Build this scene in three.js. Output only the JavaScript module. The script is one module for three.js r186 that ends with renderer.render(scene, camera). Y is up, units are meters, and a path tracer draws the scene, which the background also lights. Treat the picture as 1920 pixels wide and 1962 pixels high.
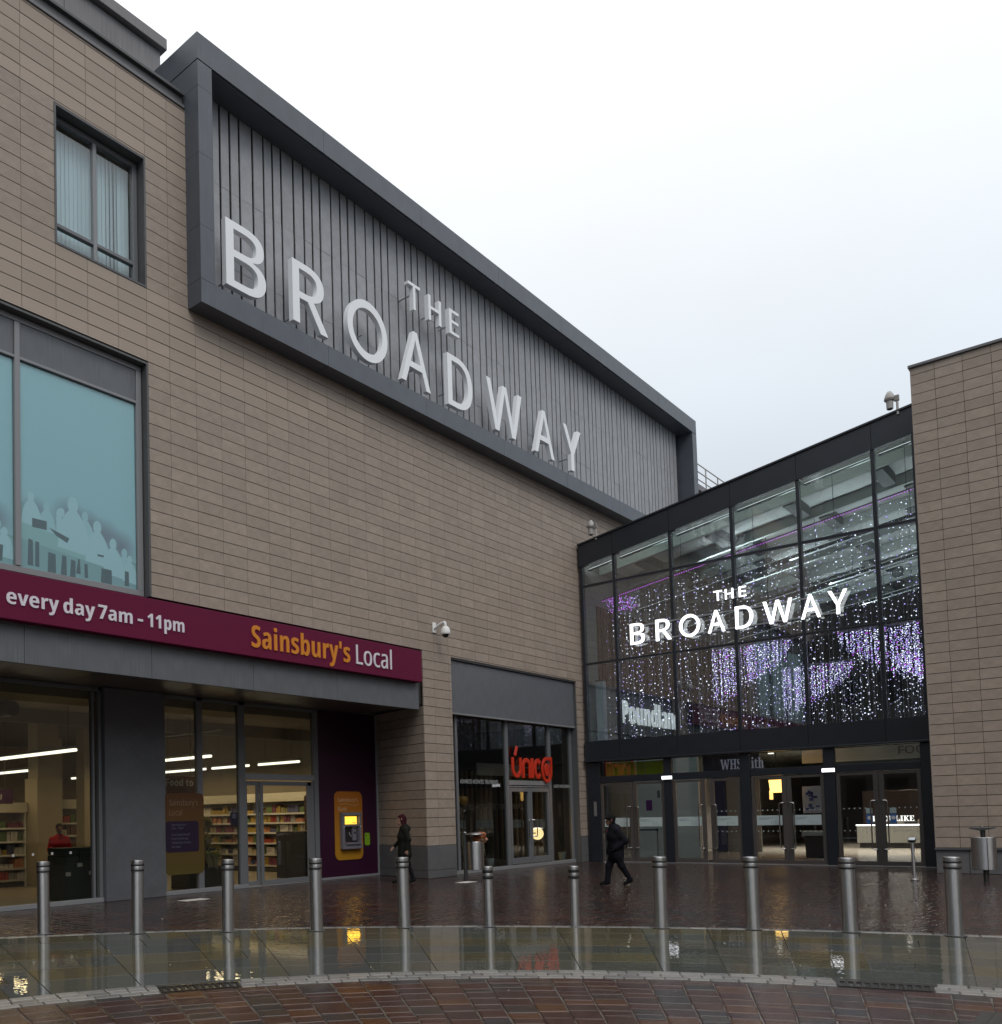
import * as THREE from 'three';
import { TextGeometry } from 'three/addons/geometries/TextGeometry.js';
import { FontLoader } from 'three/addons/loaders/FontLoader.js';
import { mergeGeometries, mergeVertices, toCreasedNormals } from 'three/addons/utils/BufferGeometryUtils.js';
import { RoundedBoxGeometry } from 'three/addons/geometries/RoundedBoxGeometry.js';
import { RectAreaLightUniformsLib } from 'three/addons/lights/RectAreaLightUniformsLib.js';
import { createNoise2D } from 'simplex-noise';

// ---------- camera, sky, sun, exposure ----------
const scene = new THREE.Scene();
const renderer = new THREE.WebGLRenderer({ antialias: true });
renderer.toneMapping = THREE.LinearToneMapping;
renderer.toneMappingExposure = 1.0;
renderer.shadowMap.enabled = true;
RectAreaLightUniformsLib.init();

const camera = new THREE.PerspectiveCamera(2 * Math.atan(981 / 1761.42) * 180 / Math.PI, 1920 / 1962, 0.1, 600);
camera.position.set(0, 1.65, 0);
camera.rotation.set(0.046626, 0.753209, -0.0225015, 'YXZ');
camera.setViewOffset(1920, 1962, 360, -502.73, 1920, 1962);   // the rising-front shift that keeps the walls upright

function rng(a) { return () => { a |= 0; a = a + 0x6D2B79F5 | 0; let t = Math.imul(a ^ a >>> 15, 1 | a); t = t + Math.imul(t ^ t >>> 7, 61 | t) ^ t; return ((t ^ t >>> 14) >>> 0) / 4294967296; }; }
const noise = createNoise2D(rng(77)), noiseB = createNoise2D(rng(178));
const fbm = (x, y, o = 4) => { let s = 0, a = 0.5; for (let i = 0; i < o; i++) { s += a * noise(x, y); x = x * 2.03 + 7.1; y = y * 2.03 + 3.7; a *= 0.5; } return s; };

{ // even winter overcast: brighter overhead, paler blue grey low down
  const W = 512, H = 256, d = new Float32Array(W * H * 4);
  for (let r = 0; r < H; r++) for (let c = 0; c < W; c++) {
    const el = ((r + 0.5) / H - 0.5) * Math.PI, az = ((c + 0.5) / W - 0.5) * 2 * Math.PI;
    const y = Math.max(0, Math.sin(el)), x = Math.cos(az) * Math.cos(el), z = Math.sin(az) * Math.cos(el);
    const k = 1 / (y + 0.35), n = fbm(x * k * 0.9 + 3, z * k * 0.9 - 5, 4);
    const L = (0.47 + 1.12 * y) * (1 + 0.11 * n);
    const b = Math.max(0, 1 - y * 1.15) + 0.18 * n;              // blueness fades with height
    const i = (r * W + c) * 4, g = el < 0 ? 0.35 : 1;
    d[i] = L * (1 - 0.21 * b) * g; d[i + 1] = L * (1 - 0.08 * b) * g; d[i + 2] = L * (1 + 0.06 * b) * g; d[i + 3] = 1;
  }
  const sky = new THREE.DataTexture(d, W, H, THREE.RGBAFormat, THREE.FloatType);
  sky.mapping = THREE.EquirectangularReflectionMapping; sky.magFilter = sky.minFilter = THREE.LinearFilter; sky.needsUpdate = true;
  scene.background = sky; scene.environment = sky;
}
const sun = new THREE.DirectionalLight(0xfffaf3, 0.9);
sun.position.set(28, 46, 8); sun.target.position.set(-9, 2, -16); scene.add(sun, sun.target);
sun.castShadow = true; sun.shadow.radius = 45; sun.shadow.mapSize.set(2048, 2048);
Object.assign(sun.shadow.camera, { left: -45, right: 45, top: 45, bottom: -45, near: 1, far: 160 });

// ---------- helpers ----------
const bases = new WeakMap(), taken = new Map();
function numbered(n) { const k = taken.get(n) || 0; taken.set(n, k + 1); return k ? n + '_' + String(k).padStart(3, '0') : n; }
function tag(o, label, category, group, kind) { if (label) o.userData.label = label; if (category) o.userData.category = category; if (group) o.userData.group = group; if (kind) o.userData.kind = kind; return o; }
function thing(name, label, category, pos = [0, 0, 0], group) {
  const g = new THREE.Group(); g.name = numbered(name); g.position.set(...pos); bases.set(g, g.position.clone());
  tag(g, label, category, group); scene.add(g); return g;
}
// a part: its geometry is given in world metres (or round `at`) and moved to the parent's base
function part(parent, name, geo, mat, at) {
  const m = new THREE.Mesh(geo, mat); m.name = name; m.castShadow = m.receiveShadow = true;
  m.position.set(...(at || [0, 0, 0])); if (parent !== scene) m.position.sub(bases.get(parent));
  bases.set(m, new THREE.Vector3(...(at || [0, 0, 0])));
  parent.add(m); return m;
}
function structure(name, geo, mat) { const m = part(scene, numbered(name), geo, mat); m.userData.kind = 'structure'; return m; }
function copyThing(src, pos, label) {
  const c = src.clone(); c.name = numbered(src.name.replace(/_\d{3}$/, '')); c.position.set(...pos); c.userData = { ...src.userData }; if (label) c.userData.label = label; scene.add(c); return c;
}
// box between two corners, texture coordinates in metres
function box(x0, x1, y0, y1, z0, z1) {
  const w = x1 - x0, h = y1 - y0, d = z1 - z0, g = new THREE.BoxGeometry(Math.abs(w), Math.abs(h), Math.abs(d));
  g.translate((x0 + x1) / 2, (y0 + y1) / 2, (z0 + z1) / 2); return metreUV(g);
}
function metreUV(g) {
  const p = g.attributes.position, n = g.attributes.normal, uv = new Float32Array(p.count * 2);
  for (let i = 0; i < p.count; i++) {
    const ax = Math.abs(n.getX(i)), ay = Math.abs(n.getY(i)), az = Math.abs(n.getZ(i));
    if (ax >= ay && ax >= az) { uv[2 * i] = -p.getZ(i); uv[2 * i + 1] = p.getY(i); }
    else if (ay >= az) { uv[2 * i] = p.getX(i); uv[2 * i + 1] = -p.getZ(i); }
    else { uv[2 * i] = p.getX(i); uv[2 * i + 1] = p.getY(i); }
  }
  g.setAttribute('uv', new THREE.BufferAttribute(uv, 2)); return g;
}
function rbox(x0, x1, y0, y1, z0, z1, r = 0.01, s = 1) {
  const g = new RoundedBoxGeometry(x1 - x0, y1 - y0, z1 - z0, s, r); g.translate((x0 + x1) / 2, (y0 + y1) / 2, (z0 + z1) / 2); return metreUV(g.index ? g.toNonIndexed() : g);
}
const join = (a) => mergeGeometries(a.map((g) => { const q = g.index ? g.toNonIndexed() : g; for (const k of Object.keys(q.attributes)) if (!['position', 'normal', 'uv'].includes(k)) q.deleteAttribute(k); return q; }));
const V3 = (x, y, z) => new THREE.Vector3(x, y, z);
function tube(pts, r, seg = 24, rad = 8, closed = false, tension = 0.5) { return new THREE.TubeGeometry(new THREE.CatmullRomCurve3(pts.map((p) => V3(...p)), closed, 'catmullrom', tension), seg, r, rad, closed); }
// straight-sided tube through points with rounded corners
function bentTube(pts, r, bend = 0.06, rad = 8) {
  const path = new THREE.CurvePath(), P = pts.map((p) => V3(...p)); let from = P[0];
  for (let i = 1; i < P.length; i++) {
    if (i === P.length - 1) { path.add(new THREE.LineCurve3(from, P[i])); break; }
    const a = P[i].clone().add(P[i - 1].clone().sub(P[i]).setLength(bend)), b = P[i].clone().add(P[i + 1].clone().sub(P[i]).setLength(bend));
    path.add(new THREE.LineCurve3(from, a)); path.add(new THREE.QuadraticBezierCurve3(a, P[i], b)); from = b;
  }
  return new THREE.TubeGeometry(path, 40, r, rad);
}
function rod(a, b, r, rad = 10, r2 = r) {
  const A = V3(...a), B = V3(...b), L = A.distanceTo(B), g = new THREE.CylinderGeometry(r2, r, L, rad);
  g.translate(0, L / 2, 0); g.applyQuaternion(new THREE.Quaternion().setFromUnitVectors(V3(0, 1, 0), B.clone().sub(A).normalize())); g.translate(...a); return g;
}
function lathe(profile, seg = 32) { return new THREE.LatheGeometry(profile.map((p) => new THREE.Vector2(...p)), seg); }
// turn a flat shape drawn in (u, v) so that it lies on the left wall (faces +x, u runs along -z)
const ontoX = (g, x, y, z) => { g.rotateY(Math.PI / 2); g.translate(x, y, z); return g; };
function roundRect(w, h, r, x = 0, y = 0) {
  const s = new THREE.Shape(); s.moveTo(x + r, y); s.lineTo(x + w - r, y); s.absarc(x + w - r, y + r, r, -Math.PI / 2, 0); s.lineTo(x + w, y + h - r); s.absarc(x + w - r, y + h - r, r, 0, Math.PI / 2);
  s.lineTo(x + r, y + h); s.absarc(x + r, y + h - r, r, Math.PI / 2, Math.PI); s.lineTo(x, y + r); s.absarc(x + r, y + r, r, Math.PI, 1.5 * Math.PI); return s;
}
const extrude = (s, depth, bevel = 0, cs = 8) => new THREE.ExtrudeGeometry(s, { depth, bevelEnabled: bevel > 0, bevelSize: bevel, bevelThickness: bevel, bevelSegments: 1, curveSegments: cs });

// ---------- textures ----------
function tex(size, fn, srgb = false, w = size) {
  const d = new Uint8Array(w * size * 4);
  for (let y = 0; y < size; y++) for (let x = 0; x < w; x++) { const c = fn(x / w, y / size, x, y), i = (y * w + x) * 4; d[i] = c[0]; d[i + 1] = c[1] ?? c[0]; d[i + 2] = c[2] ?? c[0]; d[i + 3] = 255; }
  const t = new THREE.DataTexture(d, w, size); t.wrapS = t.wrapT = THREE.RepeatWrapping; t.magFilter = THREE.LinearFilter; t.minFilter = THREE.LinearMipmapLinearFilter; t.generateMipmaps = true;
  if (srgb) t.colorSpace = THREE.SRGBColorSpace; t.needsUpdate = true; return t;
}
const rep = (t, x, y = x) => { const c = t.clone(); c.repeat.set(x, y); c.needsUpdate = true; return c; };
// tileable noise on the unit square
const tn = (u, v, f, s = 0) => { const a = u * 2 * Math.PI, b = v * 2 * Math.PI, r = f / (2 * Math.PI); return 0.5 * (noise(Math.cos(a) * r + s + Math.cos(b) * r * 1.3, Math.sin(a) * r + Math.sin(b) * r * 1.3 + s) + noiseB(Math.sin(a) * r - Math.sin(b) * r + s, Math.cos(b) * r - Math.cos(a) * r)); };
const grainTex = tex(256, (u, v) => [128 + 70 * tn(u, v, 24, 4) + 45 * tn(u, v, 70, 9)]);
const blotchTex = tex(256, (u, v) => { const k = 236 + 11 * tn(u, v, 4, 2) + 8 * tn(u, v, 16, 5); return [k, k, k]; }, true);
// dirt runs: fine upright streaks that come and go
const streakTex = tex(256, (u, v) => { const k = 232 + 15 * tn(u, v * 0.999, 5, 3) * (0.6 + 0.4 * tn(u, v, 3, 1)) + 16 * noise(u * 60, Math.sin(v * 6.283) * 0.7) * Math.max(0, 0.5 + tn(u, v, 4, 6)); return [k, k, k]; }, true);
const ribTex = tex(64, (u, v) => [128 + 110 * Math.sin(v * 2 * Math.PI * 8)], false, 4);

// ---------- materials ----------
const lin = (r, g, b) => new THREE.Color().setRGB(r, g, b);
const std = (c, rough = 0.7, metal = 0, extra = {}) => new THREE.MeshStandardMaterial({ color: Array.isArray(c) ? lin(...c) : c, roughness: rough, metalness: metal, ...extra });
const phy = (c, o) => new THREE.MeshPhysicalMaterial({ color: Array.isArray(c) ? lin(...c) : c, ...o });
const glow = (c, k) => new THREE.MeshStandardMaterial({ color: 0x111111, emissive: lin(...c), emissiveIntensity: k, roughness: 0.6 });
const M = {
  joint: std([0.055, 0.05, 0.045], 0.9), cavity: std([0.06, 0.06, 0.062], 0.85),
  frame: std([0.093, 0.106, 0.129], 0.42, 0.0, { map: rep(streakTex, 0.3, 0.2), bumpMap: rep(grainTex, 1.5), bumpScale: 0.0006 }),
  coping: std([0.13, 0.13, 0.138], 0.5), gutter: std([0.075, 0.077, 0.08], 0.5),
  penthouse: std([0.22, 0.21, 0.22], 0.55, 0, { map: rep(streakTex, 0.25, 0.2) }),
  slat: [0.35, 0.372, 0.358, 0.365].map((k) => std([k * 0.99, k, k * 1.05], 0.5, 0, { map: rep(blotchTex, 0.4) })),
  letter: std([0.84, 0.86, 0.885], 0.45), steelLetter: std([0.62, 0.62, 0.63], 0.4),
  fascia: std([0.14, 0.148, 0.163], 0.45, 0, { map: rep(streakTex, 0.4, 0.3), bumpMap: rep(grainTex, 0.8), bumpScale: 0.0005 }),
  panelGrey: std([0.12, 0.124, 0.138], 0.5, 0, { map: rep(blotchTex, 0.3) }),
  alu: std([0.14, 0.145, 0.155], 0.4), aluLight: std([0.22, 0.225, 0.235], 0.4),
  black: std([0.022, 0.026, 0.034], 0.32, 0, { map: rep(blotchTex, 0.3) }), blackMatt: std([0.02, 0.02, 0.022], 0.7),
  maroon: phy([0.12, 0.006, 0.036], { roughness: 0.55, specularIntensity: 0.35 }), orangeLetter: std([0.62, 0.21, 0.012], 0.5), whiteLetter: std([0.68, 0.64, 0.7], 0.5),
  purple: std([0.032, 0.006, 0.024], 0.3), plinth: std([0.135, 0.135, 0.142], 0.6, 0, { map: rep(blotchTex, 0.5), bumpMap: rep(grainTex, 2), bumpScale: 0.001 }),
  glass: phy([0.96, 0.97, 0.965], { transmission: 1, thickness: 0, roughness: 0.0, ior: 1.5 }),
  glassGreen: phy([0.85, 0.905, 0.9], { transmission: 1, thickness: 0, roughness: 0.0, ior: 2.0 }),
  glassDark: phy([0.72, 0.73, 0.71], { transmission: 1, thickness: 0, roughness: 0.0, ior: 1.5 }),
  steel: phy([0.66, 0.66, 0.67], { metalness: 1, roughness: 0.36, anisotropy: 0.75, anisotropyRotation: Math.PI / 2, map: rep(blotchTex, 3, 2) }),
  chrome: std([0.62, 0.62, 0.63], 0.18, 1), rubber: std([0.012, 0.012, 0.013], 0.55),
  white: std([0.72, 0.72, 0.7], 0.5), offWhite: std([0.55, 0.53, 0.49], 0.7), camGrey: std([0.36, 0.35, 0.34], 0.5),
  soffit: std([0.11, 0.095, 0.085], 0.3),
};
const tileMats = [], ribMats = [];
for (const k of [1, 0.94, 1.045, 0.975]) {
  const c = [0.372 * k, 0.304 * k, 0.252 * k];
  tileMats.push(std(c, 0.72, 0, { map: rep(blotchTex, 0.7), bumpMap: rep(grainTex, 2.5), bumpScale: 0.0004 }));
  ribMats.push(std(c.map((q) => q * 0.98), 0.75, 0, { bumpMap: rep(ribTex, 1, 4.1), bumpScale: 0.006 }));
}
const FR = await new FontLoader().loadAsync('fonts/droid/droid_sans_regular.typeface.json');
const FB = await new FontLoader().loadAsync('fonts/droid/droid_sans_bold.typeface.json');
const FS = await new FontLoader().loadAsync('fonts/droid/droid_serif_bold.typeface.json');
const caps = new Map(), capOf = (f) => { if (!caps.has(f)) { const g = new TextGeometry('H', { font: f, size: 1, depth: 0.1 }); g.computeBoundingBox(); caps.set(f, g.boundingBox.max.y - g.boundingBox.min.y); } return caps.get(f); };
// one word as geometry, fitted to a width (or by cap height alone), baseline at the origin, facing +z
function word(s, font, capH, depth, width, cs = 4) {
  const g = new TextGeometry(s, { font, size: capH / capOf(font), depth, curveSegments: cs, bevelEnabled: false }); g.computeBoundingBox();
  const b = g.boundingBox; g.translate(-b.min.x, 0, 0); if (width) g.scale(width / (b.max.x - b.min.x), 1, 1); return g;
}
// one capital fitted to a box w x h
function capital(ch, font, w, h, depth) {
  const g = new TextGeometry(ch, { font, size: h, depth, curveSegments: 10, bevelEnabled: false }); g.computeBoundingBox(); const b = g.boundingBox;
  g.translate(-b.min.x, -b.min.y, 0); g.scale(w / (b.max.x - b.min.x), h / (b.max.y - b.min.y), 1); return g;
}
function ringLetter(w, h, t, depth) {
  const s = new THREE.Shape(); s.absellipse(w / 2, h / 2, w / 2, h / 2, 0, Math.PI * 2); const q = new THREE.Path(); q.absellipse(w / 2, h / 2, w / 2 - t, h / 2 - t, 0, Math.PI * 2); s.holes.push(q); return extrude(s, depth, 0, 24);
}
// letters of a line as separate meshes: laid out with the font's own advances, fitted to `width`
function letters(parent, s, font, capH, depth, width, mat, place) {
  const size = capH / capOf(font), sc = size / font.data.resolution; let x = 0; const items = [];
  for (const ch of s) { const gl = font.data.glyphs[ch] || font.data.glyphs['?']; if (ch !== ' ') items.push([ch, x]); x += gl.ha * sc; }
  const k = width / x;
  for (const [ch, at] of items) { const g = new TextGeometry(ch, { font, size, depth, curveSegments: 5, bevelEnabled: false }); g.scale(k, 1, 1); g.translate(at * k, 0, 0); part(parent, 'letter', place(g), mat); }
}
// ---------- ground ----------
// circles of the paving, seen from above: inner kerb of small setts, outer edge where the bollards stand
const C1 = [0, -1.62], R1 = 8.14, R2 = 8.6, C2 = [2.34, 3.67], RB = 18.1;
const polar = (r, a) => [C1[0] - r * Math.sin(a), C1[1] - r * Math.cos(a)];     // a: 0 looks along -z, grows towards -x
function outerR(a) { // distance from C1 to the outer circle along a
  const dx = -Math.sin(a), dz = -Math.cos(a), ox = C1[0] - C2[0], oz = C1[1] - C2[1], b = ox * dx + oz * dz, c = ox * ox + oz * oz - RB * RB; return -b + Math.sqrt(b * b - c);
}
const wetBump = tex(512, (u, v) => [128 + 60 * tn(u, v, 9, 1) + 50 * tn(u, v, 38, 6)]);
// far setts, laid in wavering rows: too far away to tell apart
const farH = new Float32Array(1024 * 1024), farC = new Uint8Array(1024 * 1024 * 4);
{
  const N = 1024, rows = 20, R = rng(5);
  const rowOff = [], cols = [], tones = [];
  for (let r = 0; r < rows; r++) { rowOff.push(R()); const c = []; let x = 0; while (x < 1) { x += (0.05 + R() * 0.05); c.push(Math.min(1, x)); } if (1 - c[c.length - 2] < 0.03) c.splice(c.length - 2, 1); cols.push(c); tones.push(c.map(() => [R(), R(), R()])); }
  const pal = [[58, 36, 31], [66, 41, 33], [50, 41, 38], [72, 49, 38], [46, 38, 37], [60, 34, 30]];
  for (let y = 0; y < N; y++) for (let x = 0; x < N; x++) {
    const u = x / N, v = y / N, wob = 0.006 * tn(u, v, 6, 3), rv = ((v + wob + 1) % 1) * rows, r = Math.floor(rv), fy = rv - r, uu = (u + rowOff[r] + 0.004 * tn(u, v, 14, 8) + 1) % 1;
    let k = cols[r].findIndex((e) => uu < e); if (k < 0) k = cols[r].length - 1; const a = k ? cols[r][k - 1] : 0, b = cols[r][k], fx = (uu - a) / (b - a);
    const ex = Math.min(fx, 1 - fx) * (b - a) * 4, ey = Math.min(fy, 1 - fy) * 0.2, e = Math.min(ex, ey), t = tones[r][k], inJoint = e < 0.009;
    const dome = Math.min(1, e / 0.035);
    farH[y * N + x] = (inJoint ? 0.1 : 0.42 + 0.24 * dome + 0.24 * (t[0] - 0.5) + 0.5 * (t[1] - 0.5) * (fx - 0.5) + 0.5 * (t[2] - 0.5) * (fy - 0.5)) + 0.07 * tn(u, v, 60, 2);
    const c = pal[Math.floor(t[2] * 5.99)], k2 = 0.8 + 0.35 * t[1] + 0.12 * tn(u, v, 40, 7), i = (y * N + x) * 4;
    for (let q = 0; q < 3; q++) farC[i + q] = inJoint ? 70 - q * 3 : c[q] * k2; farC[i + 3] = 255;
  }
}
const farBump = tex(1024, (u, v, x, y) => [Math.max(0, Math.min(255, 255 * farH[y * 1024 + x]))]);
const farMap = new THREE.DataTexture(farC, 1024, 1024); farMap.wrapS = farMap.wrapT = THREE.RepeatWrapping; farMap.magFilter = THREE.LinearFilter; farMap.colorSpace = THREE.SRGBColorSpace; farMap.needsUpdate = true;
const wet = (o) => new THREE.MeshPhysicalMaterial({ clearcoat: 1, ...o });
M.plaza = wet({ color: 0xffffff, map: rep(farMap, 0.25), bumpMap: rep(farBump, 0.25), bumpScale: 0.026, roughness: 0.11, clearcoat: 0 });
M.bed = wet({ color: lin(0.13, 0.12, 0.105), roughness: 0.3, clearcoat: 0 }); M.bedDark = wet({ color: lin(0.05, 0.05, 0.044), roughness: 0.15, clearcoat: 0 });
{
  const ring = (outer, name, mat, y, hole) => {
    const s = new THREE.Shape(); s.absellipse(C2[0], -C2[1], outer, outer, 0, Math.PI * 2); if (hole) { const h = new THREE.Path(); h.absellipse(C2[0], -C2[1], hole, hole, 0, Math.PI * 2); s.holes.push(h); }
    const g = new THREE.ShapeGeometry(s, 160); g.rotateX(-Math.PI / 2); g.translate(0, y, 0); metreUV(g); return structure(name, g, mat);
  };
  const under = new THREE.PlaneGeometry(900, 900); under.rotateX(-Math.PI / 2); under.translate(0, -0.06, -20); metreUV(under);
  structure('ground', under, std([0.05, 0.048, 0.045], 0.4));
  ring(110, 'plaza_paving', M.plaza, 0, RB + 0.12);
  ring(RB + 0.4, 'mortar_bed', M.bedDark, -0.016);
  { const g = new THREE.CircleGeometry(R2, 128); g.rotateX(-Math.PI / 2); g.translate(C1[0], -0.012, C1[1]); metreUV(g); structure('sett_bed', g, M.bed); }
}
// a flat stone with worn top edges, corners given in (x, z) anticlockwise from above
function stone(c, top, depth = 0.05, b = 0.008, uo = 0) {
  const cx = c.reduce((s, p) => s + p[0], 0) / c.length, cz = c.reduce((s, p) => s + p[1], 0) / c.length, pos = [], uv = [], n = c.length;
  const inn = c.map(([x, z]) => { const d = Math.hypot(x - cx, z - cz), k = 1 - (b * 1.4) / d; return [cx + (x - cx) * k, cz + (z - cz) * k]; });
  const tri = (...p) => { for (const q of p) { pos.push(q[0], q[1], q[2]); uv.push(q[0] + uo, q[2] - uo); } };
  for (let i = 0; i < n; i++) {
    const j = (i + 1) % n, A = [inn[i][0], top, inn[i][1]], B = [inn[j][0], top, inn[j][1]], a = [c[i][0], top - b * 0.6, c[i][1]], d = [c[j][0], top - b * 0.6, c[j][1]], a2 = [c[i][0], top - depth, c[i][1]], d2 = [c[j][0], top - depth, c[j][1]];
    if (i < n - 2) { const Cc = [inn[(i + 2) % n][0], top, inn[(i + 2) % n][1]]; tri([inn[0][0], top, inn[0][1]], B, Cc); }
    tri(a, d, A, d, B, A); tri(a2, d2, a, d2, d, a);
  }
  const g = new THREE.BufferGeometry(); g.setAttribute('position', new THREE.Float32BufferAttribute(pos, 3)); g.setAttribute('uv', new THREE.Float32BufferAttribute(uv, 2)); g.computeVertexNormals(); return g;
}
const quad = (r0, r1, a0, a1, gap, j = () => 0) => { const g0 = gap / 2, s = (r, a, q) => polar(r, a + q / r); return [s(r0 + g0 + j(), a1, -g0 + j()), s(r0 + g0 + j(), a0, g0 + j()), s(r1 - g0 + j(), a0, g0 + j()), s(r1 - g0 + j(), a1, -g0 + j())]; };
const shade = (pal, f, gl) => pal.map((c) => wet({ color: lin(...c), map: rep(blotchTex, 1.7), roughness: f, bumpMap: rep(wetBump, 2.2), ...gl }));
{ // near setts in columns that run out from the centre of the circle
  const R = rng(21), pav = part(scene, 'inner_paving', new THREE.CircleGeometry(0.2, 12).rotateX(-Math.PI / 2).translate(C1[0], -0.005, C1[1]), M.bed); pav.userData.kind = 'structure';
  const mats = shade([[0.07, 0.03, 0.022], [0.06, 0.028, 0.023], [0.052, 0.038, 0.033], [0.075, 0.038, 0.026], [0.066, 0.034, 0.026], [0.044, 0.037, 0.036], [0.062, 0.034, 0.029], [0.1, 0.045, 0.022], [0.055, 0.03, 0.027]], 0.15, { bumpScale: 0.0028, clearcoat: 0 });
  const all = [];
  let a = -0.42;
  while (a < 1.75) {
    const da = (0.25 + R() * 0.07) / 7.4; let r = R1 - 0.012;
    while (r > 3.6) { const len = 0.15 + R() * 0.2; all.push([r - len, r, a, a + da]); r -= len; }
    a += da;
  }
  const seen = (q) => { const [x, z] = polar((q[0] + q[1]) / 2, (q[2] + q[3]) / 2), p = V3(x, 0, z).project(camera); return Math.abs(p.x) < 1.03 && Math.abs(p.y) < 1.03 && p.z < 1 ? -p.y : -9; };
  camera.updateMatrixWorld(true); camera.updateProjectionMatrix();
  all.sort((p, q) => seen(q) - seen(p));
  const rest = mats.map(() => []);
  all.forEach((q, i) => {
    const j = () => (R() - 0.5) * 0.012, k = Math.floor(R() * mats.length), g = stone(quad(q[0], q[1], q[2], q[3], 0.011, j), (R() - 0.5) * 0.006, 0.03, 0.01, R() * 9);
    if (i < 300) part(pav, 'sett', g, mats[k]); else rest[k].push(g);
  });
  const holder = new THREE.Group(); holder.name = 'further_setts'; holder.userData.kind = 'stuff'; pav.add(holder); bases.set(holder, V3(0, 0, 0));
  rest.forEach((l, k) => { if (l.length) { const m = part(holder, 'setts', mergeGeometries(l), mats[k]); m.userData.kind = 'stuff'; } });
}
{ // kerb rows of small pale setts, and the single row on the far edge
  const R = rng(33), mats = shade([[0.23, 0.222, 0.21], [0.19, 0.185, 0.178], [0.27, 0.26, 0.245]], 0.25, { bumpScale: 0.003, clearcoat: 0 });
  const kerb = part(scene, 'kerb_strip', new THREE.RingGeometry(R1, R2, 96, 1, 0, Math.PI).rotateX(-Math.PI / 2).translate(C1[0], -0.006, C1[1]), M.bedDark); kerb.userData.kind = 'structure';
  const drains = [[-7.13, -5.9, 0.4], [-2.04, -9.76, 0.38]].map(([x, z, h]) => { const a = Math.atan2(-(x - C1[0]), -(z - C1[1])); return [a - h / 8.4, a + h / 8.4]; });
  const w = (R2 - R1) / 3, cutSpan = (s, e) => { let l = [[s, e]]; for (const [p, q] of drains) l = l.flatMap(([x, y]) => y <= p || x >= q ? [[x, y]] : [[x, p], [q, y]]); return l.filter(([x, y]) => y - x > 0.006); };
  for (let row = 0; row < 3; row++) {
    let a = -0.3 + R() * 0.02;
    while (a < 1.62) { const da = (0.17 + R() * 0.09) / 8.36; for (const [a0, a1] of cutSpan(a, a + da)) part(kerb, 'kerb_sett', stone(quad(R1 + row * w, R1 + (row + 1) * w, a0, a1, 0.012, () => (R() - 0.5) * 0.007), 0.004 + (R() - 0.5) * 0.006, 0.03, 0.008, R() * 5), mats[Math.floor(R() * 3)]); a += da; }
  }
  const edge = part(scene, 'edge_strip', new THREE.RingGeometry(RB - 0.06, RB + 0.14, 128, 1, 0, Math.PI).rotateX(-Math.PI / 2).translate(C2[0], -0.008, C2[1]), M.bed); edge.userData.kind = 'structure';
  let t = -0.05;
  while (t < 1.15) { const dt = (0.2 + R() * 0.12) / RB, P = (r, q) => [C2[0] - r * Math.sin(q), C2[1] - r * Math.cos(q)], g = 0.006 / RB; part(edge, 'edge_sett', stone([P(RB - 0.05, t + dt - g), P(RB - 0.05, t + g), P(RB + 0.1, t + g), P(RB + 0.1, t + dt - g)], 0.004, 0.03, 0.008, R() * 5), mats[Math.floor(R() * 3)]); t += dt; }
  // drain grates let into the kerb
  drains.forEach(([p, q], n) => {
    const d = thing('drain_grate', ['dark slotted drain grate in the pale sett kerb, nearer the maroon sign', 'dark slotted drain grate in the pale sett kerb, towards the litter bin at right'][n], 'drain', [polar(R1 + 0.25, (p + q) / 2)[0], 0, polar(R1 + 0.25, (p + q) / 2)[1]], 'drain grates in the kerb');
    const iron = std([0.03, 0.026, 0.022], 0.35, 0.4), r0 = R1 + 0.03, r1 = R1 + 0.33, pp = p + 0.002, qq = q - 0.002;
    part(d, 'pit', stone(quad(r0, r1, pp, qq, 0.01), -0.008, 0.03, 0.002), iron);
    part(d, 'frame', join([stone(quad(r0, r0 + 0.03, pp, qq, 0), 0.004, 0.03, 0.003), stone(quad(r1 - 0.03, r1, pp, qq, 0), 0.004, 0.03, 0.003)]), iron);
    for (let i = 0; i <= 11; i++) { const a = pp + (qq - pp) * (i / 11); part(d, 'bar', stone(quad(r0 + 0.03, r1 - 0.03, a - 0.0016, a + 0.0016, 0), 0.003, 0.02, 0.003), iron); }
  });
}
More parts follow.
